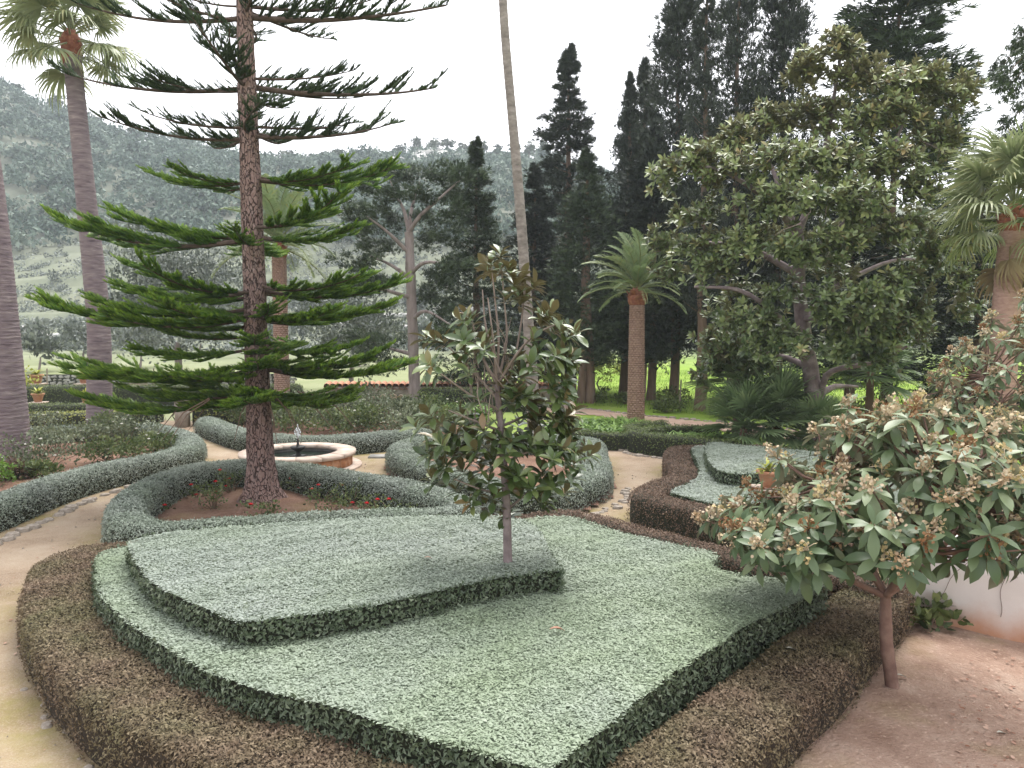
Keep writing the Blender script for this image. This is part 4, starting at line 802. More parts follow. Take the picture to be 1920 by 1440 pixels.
def scaly(o, x, y, h, r0, r1, seed):
    mb = MB(); mb.tube(np.array([(x, y, -.05), (x, y, h * .5), (x, y, h)]), [r0, (r0 + r1) / 2, r1], 16); r = rng_(seed)
    rows = int(h / .085)
    for i in range(rows):
        z = i * .085; rd = r0 + (r1 - r0) * z / h; n = 15; a = (np.arange(n) + .5 * (i % 2)) * 6.283 / n + r.normal(0, .03, n); d = np.stack([np.cos(a), np.sin(a), 0 * a], -1); s = np.stack([-d[:, 1], d[:, 0], 0 * a], -1)
        mb.inst((np.array([(0, .5, 0), (.5, .55, .32), (1, 0, .12), (.5, -.55, .32), (0, -.5, 0)], float), np.array([[0, 4, 3, 1], ])), np.c_[x + rd * d[:, 0], y + rd * d[:, 1], np.full(n, z)], np.tile([0, 0, 1.], (n, 1)) + 0 * d, d, .12, r.uniform(.2, .9, n), rd * 3.2)
        mb.inst((np.array([(.5, .55, .32), (.5, -.55, .32), (1, -.2, .02), (1, .2, .02)], float), np.array([[0, 1, 2, 3]])), np.c_[x + rd * d[:, 0], y + rd * d[:, 1], np.full(n, z)], np.tile([0, 0, 1.], (n, 1)) + 0 * d, d, .12, r.uniform(.4, 1, n), rd * 3.2)
    part('trunk', mb, M['date_trunk'], o)
dx, dy = L['date']; o = thing('date_palm', 'short date palm with scaly pink trunk left of the big magnolia', 'palm', (dx, dy, 0), 'date palms')
scaly(o, dx, dy, 4.5, .31, .26, 5); boots(o, (dx, dy, 4.8), .33, .35, 22, 3); crown(o, (dx, dy, 4.95), DATE, 36, 2.15, 405, -.1, 1.45)
o = thing('date_palm', 'hazy date palm mostly hidden behind the araucaria trunk', 'palm', (-9.9, 33, 0), 'date palms')
scaly(o, -9.9, 33, 6.6, .3, .27, 6); boots(o, (-9.9, 33, 6.9), .32, .35, 22, 4); crown(o, (-9.9, 33, 7.1), DATE, 34, 2.9, 406, -.45, 1.4)
for k, (x, y, n, sz, h, lb) in enumerate([(6.55, 21.6, 26, .62, .75, 'dwarf fan palm clump nearest the green box hedge'), (7.6, 21.9, 34, .68, .9, 'largest dwarf fan palm clump left of the big magnolia trunk'), (6.9, 23.4, 26, .7, 1.9, 'taller dwarf fan palm behind the other clumps, under the magnolia branches'), (8.55, 21.3, 22, .55, .5, 'low dwarf fan palm clump against the big magnolia trunk'), (11.3, 24.2, 24, .75, 2.2, 'dwarf fan palm right of the big magnolia trunk, in shade')]):
    o = thing('dwarf_fan_palm', lb, 'palm', (x, y, 0), 'dwarf fan palms'); mb = MB(); mb.tube([(x, y, -.02), (x, y, h * .6), (x, y, h)], [.16, .13, .1], 9, lump=.12); part('trunk', mb, M['bark_brown'], o, True)
    crown(o, (x, y, h), DW, int(n * 1.5), sz * 1.3, 420 + k, -.5, 1.25)
# ================================================================ broad-leaved trees built of leaf whorls
def whorls(r, C, D, per, spread, droop):     # leaf roots and directions round shoot tips C pointing along D
    N = len(C); idx = np.repeat(np.arange(N), per); D = nrm(D); ref = nrm(np.cross(D, [0.31, .2, .93])); B = np.cross(D, ref)
    th = np.tile(np.arange(per), N) * 2.39996 + np.repeat(r.random(N) * 6.28, per); lvl = np.tile(np.linspace(0, 1, per), N)
    rad = ref[idx] * np.cos(th)[:, None] + B[idx] * np.sin(th)[:, None]; sp = spread * (1.15 - .75 * lvl)
    X = nrm(rad * np.sin(sp)[:, None] + D[idx] * np.cos(sp)[:, None] + np.array([0, 0, -1.]) * (droop * (1 - lvl))[:, None] + .12 * r.normal(size=(N * per, 3)))
    Z = D[idx] * .8 + np.array([0, 0, .6]) - rad * .25 + .15 * r.normal(size=(N * per, 3))
    return C[idx] - D[idx] * (.06 * (1 - lvl))[:, None], X, Z, idx, lvl
def leafy(o, r, pos, X, Z, size, v, shape, mat, nparts=300, variants=4, eye=(0, 0, 3.6)):
    d = np.linalg.norm(pos + X * size[:, None] * .5 - np.array(eye), axis=1); key = size / d + .0 * d
    order = np.argsort(-key); keep = order[:nparts]; rest = order[nparts:]
    vq = np.quantile(v, [.12, .38, .62, .88]); ms = []
    for q in vq: mb = MB(); mb.add(shape[0], shape[1], q); ms.append(mb.mesh('leaf', mat, smooth=True))
    for k in keep: put('leaf', ms[int(np.argmin(np.abs(vq - v[k])))], o, pos[k], X[k], Z[k], size[k])
    mb = MB(); mb.inst(shape, pos[rest], X[rest], Z[rest], size[rest], v[rest]); part('foliage', mb, mat, o, True, kind='stuff')
# ---- young magnolia on the raised tier
sx, sy = L['sapling']; Ys = sy; r = rng_(500); o = thing('young_magnolia', 'young magnolia with glossy brown-backed leaves growing from the raised tier', 'tree', (sx, sy, .98))
def sp_(px, py, d=0.): return np.array([(px - 960) / 1442 * (Ys + d), Ys + d, 3.6 + (615 - py) * (Ys + d) / 1442 * 1.005])
part('trunk', limb([sp_(952, 1062), sp_(950, 960), sp_(945, 880), sp_(938, 790), sp_(932, 720)], .052, .034, 10, .15), M['bark_mag'], o, True)
TW = [[(945, 880), (900, 860, .2), (850, 850, .35)], [(944, 870), (1000, 845, -.2), (1060, 840, -.3)], [(940, 800), (985, 780, .2), (1030, 750, .3)], [(940, 810), (890, 790, -.2), (840, 770, -.3)], [(932, 720), (900, 660, .1), (885, 600, .15)], [(932, 720), (925, 640, -.1), (915, 560, -.1)], [(932, 720), (950, 640, .15), (945, 560, .1), (940, 500, .1)], [(932, 725), (965, 670, -.15), (1000, 630, -.25), (1040, 610, -.3)], [(932, 740), (960, 690, .2), (975, 620, .25), (985, 540, .25)], [(934, 750), (890, 700, .15), (840, 650, .25)], [(936, 770), (880, 740, -.2), (825, 700, -.3)], [(938, 700), (912, 620, .2), (905, 545, .25)], [(932, 700), (935, 640, .05), (928, 560, .05), (922, 505, .05)], [(950, 960), (985, 930, .1), (1010, 900, .2)], [(948, 930), (900, 920, -.1), (850, 900, -.2)]]
for P in TW: part('limb', limb([sp_(*p) for p in P], .018, .007, 6, .15), M['twig'], o, True)
mb = MB()
for k in range(46):
    p = sp_(r.uniform(880, 960), r.uniform(640, 800), r.normal(0, .15)); e = p + [r.normal(-.05, .08), r.normal(0, .08), r.uniform(.15, .4)]; mb.tube([p, (p + e) / 2 + r.normal(0, .015, 3), e], [.006, .005, .002], 4)
part('bare_twigs', mb, M['twig'], o, kind='stuff')
WM = [(925, 500, .05, 26, 22, 5), (950, 520, .1, 22, 18, 3), (988, 528, .2, 30, 22, 5), (980, 568, .2, 22, 22, 4), (885, 595, .1, 28, 25, 4), (905, 630, -.1, 40, 25, 6), (875, 640, .2, 30, 25, 5), (820, 640, .25, 20, 18, 3), (812, 692, -.3, 18, 20, 3), (868, 690, .1, 18, 20, 2), (1040, 625, -.2, 40, 30, 8), (1062, 655, -.1, 25, 25, 4), (1015, 600, .1, 22, 20, 3), (1020, 680, 0, 50, 30, 8), (1055, 700, -.3, 30, 30, 5), (985, 735, .1, 45, 30, 7), (1035, 745, -.1, 45, 35, 8), (960, 770, -.1, 40, 30, 6), (1010, 790, .1, 60, 35, 10), (1060, 800, 0, 35, 35, 6), (940, 825, .2, 50, 30, 8), (985, 840, -.2, 60, 35, 10), (1050, 850, -.2, 45, 40, 9), (1085, 845, .1, 25, 25, 4), (850, 790, .1, 35, 25, 5), (820, 825, -.2, 30, 25, 5), (870, 830, -.1, 50, 30, 8), (830, 870, .1, 35, 30, 6), (800, 885, -.1, 18, 25, 3), (890, 880, .1, 60, 30, 9), (950, 890, -.2, 50, 35, 9), (1010, 890, .1, 50, 35, 8), (1060, 900, .1, 35, 30, 5), (890, 925, -.2, 30, 25, 4), (940, 930, -.1, 35, 25, 5), (1000, 935, -.1, 35, 25, 5), (1040, 930, .1, 30, 20, 3), (955, 965, -.05, 12, 12, 2), (800, 770, -.2, 20, 20, 2)]
C = []; D = []
for (qx, qy, d, rx, ry, n) in WM:
    for _ in range(int(n * (1.05 if qy < 880 else .75) + .5)):
        p = sp_(qx + r.normal(0, rx * .6), qy + r.normal(0, ry * .6), d + r.normal(0, .22)); C.append(p)
        ax_ = np.array([sx - .05, sy, p[2] - .4]); D.append(nrm(nrm(p - ax_) * 1. + np.array([0, -.1, .4]) + r.normal(0, .3, 3)))
C = np.array(C); D = np.array(D); pos, X, Z, idx, lvl = whorls(r, C, D, 9, 1.25, .15); N = len(pos)
v = np.clip(.33 + r.normal(0, .14, N) + (r.random(len(C)) < .12)[idx] * .5 * (lvl > .5), 0, 1)
leafy(o, r, pos, X, Z, r.uniform(.14, .235, N), v, leaf_shape(.2, .22, .3, 6), M['magnolia'])
# ---- big old magnolia
gx0, gy0 = L['mag']; Yb = 21.5; r = rng_(510); gx0 = 8.6; gy0 = Yb; o = thing('old_magnolia', 'large spreading old magnolia with olive green glossy crown', 'tree', (gx0, gy0, 0))
def bg_(px, py, d=0.): return np.array([(px - 960) / 1442 * (Yb + d), Yb + d, 3.6 + (615 - py) * (Yb + d) / 1442 * 1.007])
part('trunk', limb([bg_(1540, 870), bg_(1535, 800), bg_(1527, 740), bg_(1520, 690), bg_(1505, 620), bg_(1495, 540), bg_(1490, 440)], .27, .15, 12, .25), M['bark_mag'], o, True)
LIMB = [[(1540, 745), (1550, 705, -.4), (1580, 690, -.8), (1640, 680, -1.2), (1700, 650, -1.5)], [(1538, 740), (1565, 725, .5), (1610, 725, .9)], [(1520, 690), (1480, 620, -.4), (1440, 580, -.8), (1380, 545, -1.), (1300, 540, -1.2)], [(1505, 620), (1540, 560, .6), (1600, 520, 1), (1680, 490, 1.4), (1760, 500, 1.6)], [(1490, 440), (1520, 360, .4), (1540, 270, .8), (1550, 190, .6), (1560, 120, .5)], [(1490, 440), (1430, 380, -.8), (1350, 330, -1.2), (1300, 320, -1.4)], [(1495, 500), (1580, 420, -.8), (1640, 330, -1.1), (1680, 240, -1.)], [(1640, 330, -1.1), (1700, 300, -1.2), (1740, 270, -1.)], [(1490, 450), (1450, 350, .8), (1420, 280, 1.2)], [(1520, 690), (1470, 670, .9), (1400, 660, 1.4), (1340, 690, 1.6)], [(1497, 520), (1400, 470, .6), (1300, 460, 1), (1240, 470, 1.)], [(1500, 600), (1580, 590, -1.2), (1660, 590, -1.8)]]
for P in LIMB: part('limb', limb([bg_(*p) for p in P], .11, .035, 8, .3, .05), M['bark_mag'], o, True)
GM = [(1560, 120, .5, 70, 40, 22), (1500, 160, .2, 45, 45, 16), (1600, 170, 0, 80, 40, 24), (1700, 180, -1, 80, 35, 24), (1760, 200, -.6, 45, 30, 12), (1640, 240, -.8, 100, 40, 30), (1520, 230, .8, 70, 40, 20), (1780, 180, .4, 25, 20, 5), (1430, 245, 1.2, 70, 30, 20), (1370, 280, .6, 60, 30, 16), (1300, 320, -1.4, 60, 35, 20), (1245, 345, -1, 35, 30, 9), (1350, 340, -1.2, 80, 35, 22), (1460, 310, -1.5, 90, 40, 28), (1560, 320, -1.6, 80, 40, 26), (1660, 320, -1.8, 80, 40, 26), (1740, 290, -1, 50, 40, 16), (1720, 370, -1.6, 60, 40, 18), (1600, 390, -2.2, 90, 40, 28), (1500, 400, -2.2, 80, 40, 26), (1420, 390, -1.8, 60, 35, 18), (1300, 420, -.4, 70, 35, 18), (1240, 460, 1, 50, 35, 16), (1320, 480, -.6, 80, 40, 24), (1400, 470, -1.6, 60, 40, 18), (1490, 480, -2.4, 60, 30, 16), (1570, 470, -2.4, 70, 35, 20), (1660, 450, -2.2, 70, 40, 22), (1740, 480, -1.4, 60, 45, 20), (1800, 540, -.6, 30, 40, 12), (1700, 540, -2, 60, 40, 18), (1640, 560, -2.4, 70, 40, 22), (1250, 520, .6, 40, 25, 9), (1340, 520, -1, 50, 25, 10), (1700, 590, -1.8, 50, 30, 16), (1720, 620, -1.6, 35, 30, 12), (1660, 620, -2.3, 80, 40, 28), (1580, 600, -2.5, 60, 35, 20), (1540, 570, -2.5, 40, 30, 10), (1595, 645, -2.2, 50, 30, 14), (1640, 670, -2, 60, 25, 14), (1400, 610, -1.2, 70, 40, 24), (1450, 650, -1.4, 60, 40, 20), (1360, 650, .8, 60, 40, 20), (1330, 700, 1.4, 40, 30, 12), (1400, 690, 1, 60, 35, 18), (1490, 650, -2, 45, 30, 7), (1430, 730, 1.2, 40, 20, 8), (1460, 560, -1, 60, 40, 10), (1380, 560, .4, 60, 30, 8), (1550, 520, .5, 80, 50, 14), (1450, 450, 1.5, 90, 50, 20), (1600, 450, 2, 100, 50, 22), (1700, 430, 1.8, 70, 50, 16), (1550, 330, 2, 100, 50, 18), (1350, 600, 2, 60, 50, 12), (1620, 600, 1.6, 80, 40, 14), (1800, 350, 1, 30, 30, 6), (1840, 390, 0, 40, 18, 8), (1800, 590, 0, 25, 25, 5)]
C = []; D = []
for (qx, qy, d, rx, ry, n) in GM:
    for _ in range(int(n * (1.5 if qy < 300 else 1.05 if d < 1.3 else .5))):
        e = rdir(r, 1)[0]; e[2] = abs(e[2]) if r.random() < .75 else e[2]; p = bg_(qx, qy, d) + e * np.array([rx, .8 * rx, ry * 1.2]) * .0149 * .74 * r.random() ** .4; C.append(p)
        D.append(nrm(e * .55 + nrm((p - bg_(1520, 470)) * [1, 1, .3]) * .6 + np.array([0, -.4, .42]) + r.normal(0, .22, 3)))
C = np.array(C); C = np.vstack([C, C + r.normal(0, .12, C.shape), C + r.normal(0, .15, C.shape), C + r.normal(0, .2, C.shape)]); D = np.vstack([D] * 4); D = D + r.normal(0, .2, D.shape); pos, X, Z, idx, lvl = whorls(r, C, np.array(D), 9, 1.25, .15); N = len(pos)
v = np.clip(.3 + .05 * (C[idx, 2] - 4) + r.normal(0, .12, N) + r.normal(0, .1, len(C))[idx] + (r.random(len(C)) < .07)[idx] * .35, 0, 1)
leafy(o, r, pos, X, Z, r.uniform(.16, .25, N), v, MAGL, M['magnolia_big'])
mb = MB()
for k in range(70):
    c = C[r.integers(len(C))] - [0, 0, .3]; e = c + r.normal(0, .25, 3); mb.tube([c, (c + e) / 2 + r.normal(0, .06, 3), e], [.012, .009, .004], 4)
part('bare_twigs', mb, M['twig'], o, kind='stuff')
# ---- loquats
def loquat(label, base, fork, cen, R3, n, seed, per=10, size=(.17, .27), trunkr=.06, floor=-.65):
    r = rng_(seed); base = np.array(base, float); fork = np.array(fork, float); cen = np.array(cen, float); R3 = np.array(R3); o = thing('loquat_tree', label, 'tree', base, 'flowering loquat trees')
    part('trunk', limb([base - [0, 0, .05], base * .5 + fork * .5 + [-.03, 0, 0], fork], trunkr * 1.15, trunkr * .85, 10, .1, .05), M['bark_loq'], o, True)
    e = rdir(r, n * 2); e = e[e[:, 2] > floor][:n]; n = len(e); lump = 1 + .14 * np.sin(3.1 * e[:, 0] * 2 + seed) * np.cos(2.7 * e[:, 1] * 2) ; C = cen + e * R3 * (lump * r.uniform(.62, 1.04, n))[:, None]
    C[:, 2] -= .8 * R3[2] * np.maximum(0, -e[:, 0]) ** 1.3 * np.clip(e[:, 2] + .3, 0, 1)
    D = nrm(e * np.array([.8, .8, .5]) + [0, 0, .55] + r.normal(0, .2, (n, 3)))
    hubs = cen + np.array([[-.5, 0, -.35], [.5, .1, -.3], [0, .45, -.2], [0, -.45, -.25], [-.25, .2, .15], [.3, -.15, .2]]) * R3
    for hpt in hubs: part('limb', limb([fork, (fork + hpt) / 2 + [0, 0, -.06], hpt], trunkr * .6, .022, 7, .12), M['bark_loq'], o, True)
    mb = MB()
    for k in range(n): h = hubs[np.argmin(np.linalg.norm(hubs - C[k], axis=1))]; mb.tube([h, (h + C[k]) / 2 + [0, 0, -.05], C[k]], [.016, .012, .008], 5, caps=False)
    part('twigs', mb, M['bark_loq'], o, kind='stuff')
    pos, X, Z, idx, lvl = whorls(r, C, D, per, 1.75, .38); N = len(pos)
    v = np.clip(.4 + r.normal(0, .13, N) + .22 * (D[idx, 2] > .75) + .12 * lvl, 0, 1)
    leafy(o, r, pos, X, Z, r.uniform(size[0], size[1], N) * (1 - .25 * lvl), v, leaf_shape(.165, .3, .2, 6, 0, .58), M['loquat'])
    mb = MB(); fl = np.nonzero((r.random(n) < .92) & (e[:, 2] > -.35))[0]          # flower panicles at the shoot tips
    for k in fl:
        q = r.integers(30, 60); t = r.random(q); a = r.random(q) * 6.28; ref = nrm(np.cross(D[k], [.3, .2, .9])); B = np.cross(D[k], ref); hh = r.uniform(.09, .17)
        rad = .125 * (1 - .7 * t) * np.sqrt(r.random(q)); p = C[k] + D[k] * (hh * t + .01)[:, None] + ref * (rad * np.cos(a))[:, None] + B * (rad * np.sin(a))[:, None]; base_v = r.choice([.15, .5, .62, .7, .95])
        mb.inst(OVAL, p, rdir(r, q) + D[k] * .8, rdir(r, q), .034, np.clip(base_v + r.normal(0, .12, q), 0, 1), 1.5)
        for u in range(5): mb.tube([C[k], C[k] + D[k] * hh * .5 + r.normal(0, .02, 3), p[u]], [.006, .005, .004], 4, v=base_v * .7, caps=False)
    part('flower_panicles', mb, M['flower'], o, kind='stuff'); return o
lx, ly = L['loquat']
loquat('small loquat with pale flower heads on red earth before the white wall', (lx, ly, .01), (lx - .1, ly + .02, .93), (lx - .16, ly + .05, 1.84), (1.66, 1.4, 1.02), 268, 520, size=(.21, .34), floor=-.5)
loquat('second loquat with yellowish flower heads behind the nearer one', (8.6, 12.5, 0), (8.5, 12.5, 1.2), (8.35, 12.5, 2.55), (1.8, 1.6, 1.6), 240, 521, size=(.2, .3), floor=-.6)
# ---- big olive behind the palms
def olive(label, x, y, h, w_, seed, n, per, size, group=None, mat='olive', name='olive_tree', tr=.16, clump=None):
    r = rng_(seed); z0 = float(zt(x, y)); o = thing(name, label, 'tree', (x, y, z0), group); f = np.array([x + r.normal(0, .1 * h * .3), y, z0 + h * .32])
    part('trunk', limb([(x, y, z0 - .1), (x + r.normal(0, .06 * h), y, z0 + h * .18), f], tr * h * .18, tr * h * .1, 7, .4, .08), M['bark_grey'], o, True)
    e = rdir(r, n); e[:, 2] = np.abs(e[:, 2]) * np.where(r.random(n) < .75, 1, -.6); C = np.array([x, y, z0 + h * .52]) + e * np.array([w_, w_, h * .46]) * (r.random(n) ** .4 * (1 + .2 * np.sin(5 * e[:, 0] + seed)))[:, None]
    mb = MB(); clumps(mb, r, C, clump or w_ * .22, per, size, QUAD, None, .4, .6, .9); part('crown', mb, M[mat], o, kind='stuff'); return o
olive('large dark silvery tree between the second palm trunk and the araucaria', -17.3, 40, 8.8, 3.5, 600, 190, 70, .2, clump=.75)
olive('smaller silvery tree low behind the araucaria at right', -9.2, 44, 6.2, 2.6, 601, 110, 50, .22, clump=.7)
OL = [(-37, 60, 4.5, 2.2), (-31, 64, 4.8, 2.4), (-40, 72, 5, 2.6), (-34, 84, 5, 2.6), (-46, 88, 5.5, 3), (-22, 70, 4.8, 2.4), (-13, 66, 4.6, 2.2), (-8, 74, 5, 2.6), (-16, 84, 5, 2.7), (-5, 90, 5.4, 2.8), (-50, 104, 5.5, 3), (-38, 108, 5.5, 3), (-28, 100, 5, 2.7), (-20, 106, 5.5, 3), (-10, 102, 5, 2.6), (0, 108, 5.4, 2.8), (-60, 118, 6, 3.2), (-33, 122, 5.6, 3), (-15, 120, 5.5, 3), (-4, 122, 5.6, 3), (-52, 136, 6, 3.2), (-42, 146, 6, 3.2), (-27, 138, 6, 3.2), (-12, 142, 6, 3.2), (5, 134, 6, 3), (10, 60, 4.5, 2), (14, 76, 5, 2.4), (7, 70, 4.4, 2.2), (24, 66, 5, 2.6)]
for k, (x, y, h, w_) in enumerate(OL): olive('small hazy grey-green olive tree on the terraced field below the hill', x, y, h * .8, w_ * .85, 610 + k, 38, 26, .34 + .0016 * y, 'olive trees on the far field', clump=w_ * .3)
# yellow leaved shrubs in the meadow
for k, (x, y, h) in enumerate([(5.1, 44, 2.2), (6.8, 46, 2.0), (3.7, 47, 2.4)]): olive(['yellow-green small tree in the meadow behind the twin cypress trunks', 'yellow-green small tree in the meadow right of the date palm trunk', 'yellow-green small tree furthest left in the meadow'][k], x, y, h, 1.1, 660 + k, 40, 30, .13, 'small trees in the meadow', 'gold', 'meadow_tree')
# ================================================================ hillside wood and ridge pines
r = rng_(700); N = 3300; x = r.uniform(-260, 120, N); y = 168 + 135 * r.random(N) ** 1.05; k = (x / y > -.78) & (x / y < .34); x, y = x[k], y[k]
gap = nz(x, y, .035, 5) < .75; x, y = x[gap], y[gap]; z = zt(x, y); N = len(x); mb = MB(); per = 54
idx = np.repeat(np.arange(N), per); R_ = r.uniform(1.6, 3.4, N); d = rdir(r, N * per); d[:, 2] = np.abs(d[:, 2]) * 1.1 - .15
pos = np.stack([x, y, z + R_ * .6], -1)[idx] + d * np.array([1, 1, .95]) * (R_[idx] * r.uniform(.6, 1.05, N * per))[:, None]
mb.inst(TRI, pos, rdir(r, N * per) + d * .3, d + .5 * rdir(r, N * per), 1.25 * r.uniform(.6, 1.3, N * per), np.clip(.5 + r.normal(0, .25, N)[idx] + r.normal(0, .12, N * per), 0, 1), 1.5)
solo('hillside_wood', mb, M['forest'], 'hazy grey-green wood covering the far hillside', kind='stuff')
N = 2600; x = r.uniform(-130, 50, N); y = 92 + 84 * r.random(N); k = (x / y > -.8) & (x / y < .4); x, y = x[k], y[k]; N = len(x); z = zt(x, y); per = 26; mb = MB(); idx = np.repeat(np.arange(N), per); R_ = r.uniform(.4, 1.3, N); d = rdir(r, N * per); d[:, 2] = np.abs(d[:, 2])
mb.inst(TRI, np.stack([x, y, z], -1)[idx] + d * (R_[idx] * r.uniform(.5, 1.1, N * per))[:, None], rdir(r, N * per) + d * .5, d + .5 * rdir(r, N * per), .5 * r.uniform(.6, 1.3, N * per), np.clip(.5 + r.normal(0, .25, N)[idx] + r.normal(0, .12, N * per), 0, 1), 1.3)
solo('terrace_scrub', mb, M['olive'], 'grey-green scrub dotted over the terraced slope', kind='stuff')
RP = [(-.42, 7), (-.37, 6), (-.33, 6.5), (-.29, 6), (-.25, 6.5), (-.225, 7), (-.2, 6), (-.175, 7.5), (-.155, 8), (-.14, 9), (-.12, 10.5), (-.1, 9.5), (-.082, 8.5), (-.066, 10), (-.05, 11), (-.033, 9.5), (-.015, 9), (.003, 9.5), (.02, 9), (.04, 8.5), (.06, 8), (.085, 7), (.11, 7), (.135, 6.5), (-.48, 7), (-.53, 7), (-.58, 7.5), (-.63, 7), (-.67, 7)]
for q, (u, h) in enumerate(RP):
    yy = 298 + r.normal(0, 3); xx = u * yy; z0 = float(zt(xx, yy)); o = thing('ridge_pine', 'hazy umbrella pine standing on the skyline of the hill', 'tree', (xx, yy, z0), 'pines along the ridge'); mb = MB(); lean = r.normal(0, .5)
    mb.tube([(xx, yy, z0 - .5), (xx + lean * .5, yy, z0 + h * .25), (xx + lean, yy, z0 + h * .5)], [.45, .35, .2], 6); part('trunk', mb, M['bark_brown'], o)
    C = np.array([xx + lean, yy, z0 + h * .52]) + rdir(r, 13) * np.array([2.9, 2.4, 2.1]) * r.uniform(.3, 1, (13, 1)); mb = MB(); clumps(mb, r, C, 1.2, 34, .75, QUAD, None, .3, .4, .7, wid=1.4); part('crown', mb, M['pine_far'], o, kind='stuff')
r = rng_(720); o = thing('rock_outcrop', 'pale grey rock outcrop just below the skyline pines', 'rock', (-25, 285, float(zt(-25, 285)))); ROCK = [stone_mesh(90 + k, M['rock']) for k in range(5)]
for k in range(60):
    u = r.uniform(-.15, -.055); yy = 262 + 26 * r.random() + (u + .15) * 120; xx = u * yy; put('rock', ROCK[r.integers(5)], o, (xx, yy, float(zt(xx, yy)) + .5), rdir(r, 1)[0] * [1, 1, .2], (r.normal(0, .2), -.5, .8), r.uniform(3, 6.5))
# ================================================================ bushes and small plants
def bush(label, x, y, w_, h, seed, mat='rose', n=26, per=34, size=.07, flowers=0, fmat='white_flower', name='rose_bush', group=None, loose=1., z=0.):
    r = rng_(seed); o = thing(name, label, 'bush', (x, y, z), group); mb = MB(); C = []
    for k in range(n):
        a = r.random() * 6.28; q = r.random() ** .6; C.append((x + w_ * q * math.cos(a), y + w_ * q * math.sin(a), z + h * (.25 + .75 * r.random()) * (1.05 - .35 * q)))
    C = np.array(C)
    for c in C[:14]: mb.tube([(x + (c[0] - x) * .15, y + (c[1] - y) * .15, z - .02), ((x + c[0]) / 2, (y + c[1]) / 2, z + c[2] * .55 - z * .55), c], [.014, .01, .005], 4, caps=False)
    part('stems', mb, M['bark_brown'], o, kind='stuff'); mb = MB(); clumps(mb, r, C, .2 * loose * max(w_, h) + .06, per, size, OVAL, None, .3, .8, .9); part('leaves', mb, M[mat], o, kind='stuff')
    for k in range(flowers):
        c = C[r.integers(len(C))] + r.normal(0, .1, 3) + [0, 0, .1]; fb = MB(); q = 9; a = np.arange(q) * 2.4; d = np.stack([np.cos(a), np.sin(a), .3 + .12 * np.arange(q)], -1); fb.inst(OVAL, np.tile(c, (q, 1)), d, np.tile([0, 0, 1.], (q, 1)) - d * .2, .055, r.random(q), 1.6); part('flower', fb, M[fmat], o)
    return o
BU = [('grey-green rose bush with white blooms beside the massive palm trunk', -11.9, 19.3, .9, 1.05, 'rose_grey', 7), ('large grey-green rose bush between the two palm trunks', -12.9, 21.6, 1.1, 1.25, 'rose_grey', 8), ('rose bush with white blooms in front of the second palm base', -12.4, 23.4, .9, .9, 'rose', 6), ('tall loose rose bush right of the second palm base', -11.5, 22.8, .9, 1.05, 'rose_grey', 8), ('low yellow-green rose bush along the inside of the long hedge', -10.6, 20.2, .8, .6, 'rose', 4), ('dark rose bush at the tip of the long hedge', -10.1, 21.5, .7, .6, 'rose', 3), ('bright lime green bush at the left edge under the massive palm', -12.0, 17.0, .65, .75, 'lily', 0), ('small yellowish plant at the foot of the massive palm', -11.3, 18.0, .5, .4, 'rose', 1), ('brownish low plant at the foot of the massive palm', -11.7, 17.9, .4, .45, 'rust', 0)]
for k, (lb, x, y, w_, h, mt, fl) in enumerate(BU): bush(lb, x, y, w_, h, 730 + k, mt, 34, 40, .075, fl, group='bushes of the left bed')
BB = [(-9.4, 27.3, 1.1, 1.0, 'rose'), (-8.2, 26.3, 1.0, .9, 'rose_grey'), (-7.1, 25.6, 1.2, 1.15, 'rose'), (-6.0, 26.6, 1.2, 1.2, 'rose_grey'), (-5.1, 25.2, 1.1, 1.0, 'rose'), (-4.2, 26.4, 1.2, 1.2, 'rose_grey'), (-3.4, 25, 1.0, .9, 'rose_grey'), (-2.6, 26.2, 1.1, 1.05, 'rose'), (-5.3, 28.2, 1.4, 1.3, 'rose_grey'), (-7.6, 28.3, 1.4, 1.2, 'rose_grey'), (-3.2, 28.4, 1.2, 1.1, 'rose')]
BL = ['first bush left of the araucaria trunk behind the curved hedge', 'bush just left of the araucaria trunk behind the curved hedge', 'leafy bush straight behind the fountain jet', 'pale flowering bush right of the fountain jet, second row', 'green bush right behind the fountain basin', 'pale flowering bush in the middle of the bed behind the fountain', 'low pale bush behind the right part of the curved hedge', 'green bush near the bare cypress trunk', 'large pale flowering bush against the mossy wall', 'large grey bush at the back left of the fountain bed', 'rear green bush at the foot of the bare cypress trunk']
for k, (x, y, w_, h, mt) in enumerate(BB): bush(BL[k], x, y, w_, h, 750 + k, mt, 46, 40, .085, 6, name='flowering_bush', group='bushes behind the fountain')
r = rng_(770); RS = [('small red-flowered rose', -6.6, 15.9), ('x', -6.1, 16.5), ('x', -5.9, 15.0), ('x', -6.9, 14.6), ('x', -4.5, 16.4), ('x', -3.9, 15.6), ('x', -3.2, 15.3), ('x', -3.5, 14.6), ('x', -2.6, 14.6), ('x', -4.6, 13.9), ('x', -5.5, 16.9), ('x', -2.2, 14.0)]
for k, (lb, x, y) in enumerate(RS): bush('small sparse red-flowered rose on the soil inside the teardrop hedge', x, y, .3 + .12 * r.random(), .3 + .18 * r.random(), 780 + k, 'rose', 12, 18, .05, 3 if k in (0, 1, 4, 5, 8) else 1, 'red_flower', 'small_rose', 'small roses round the araucaria', 1.1)
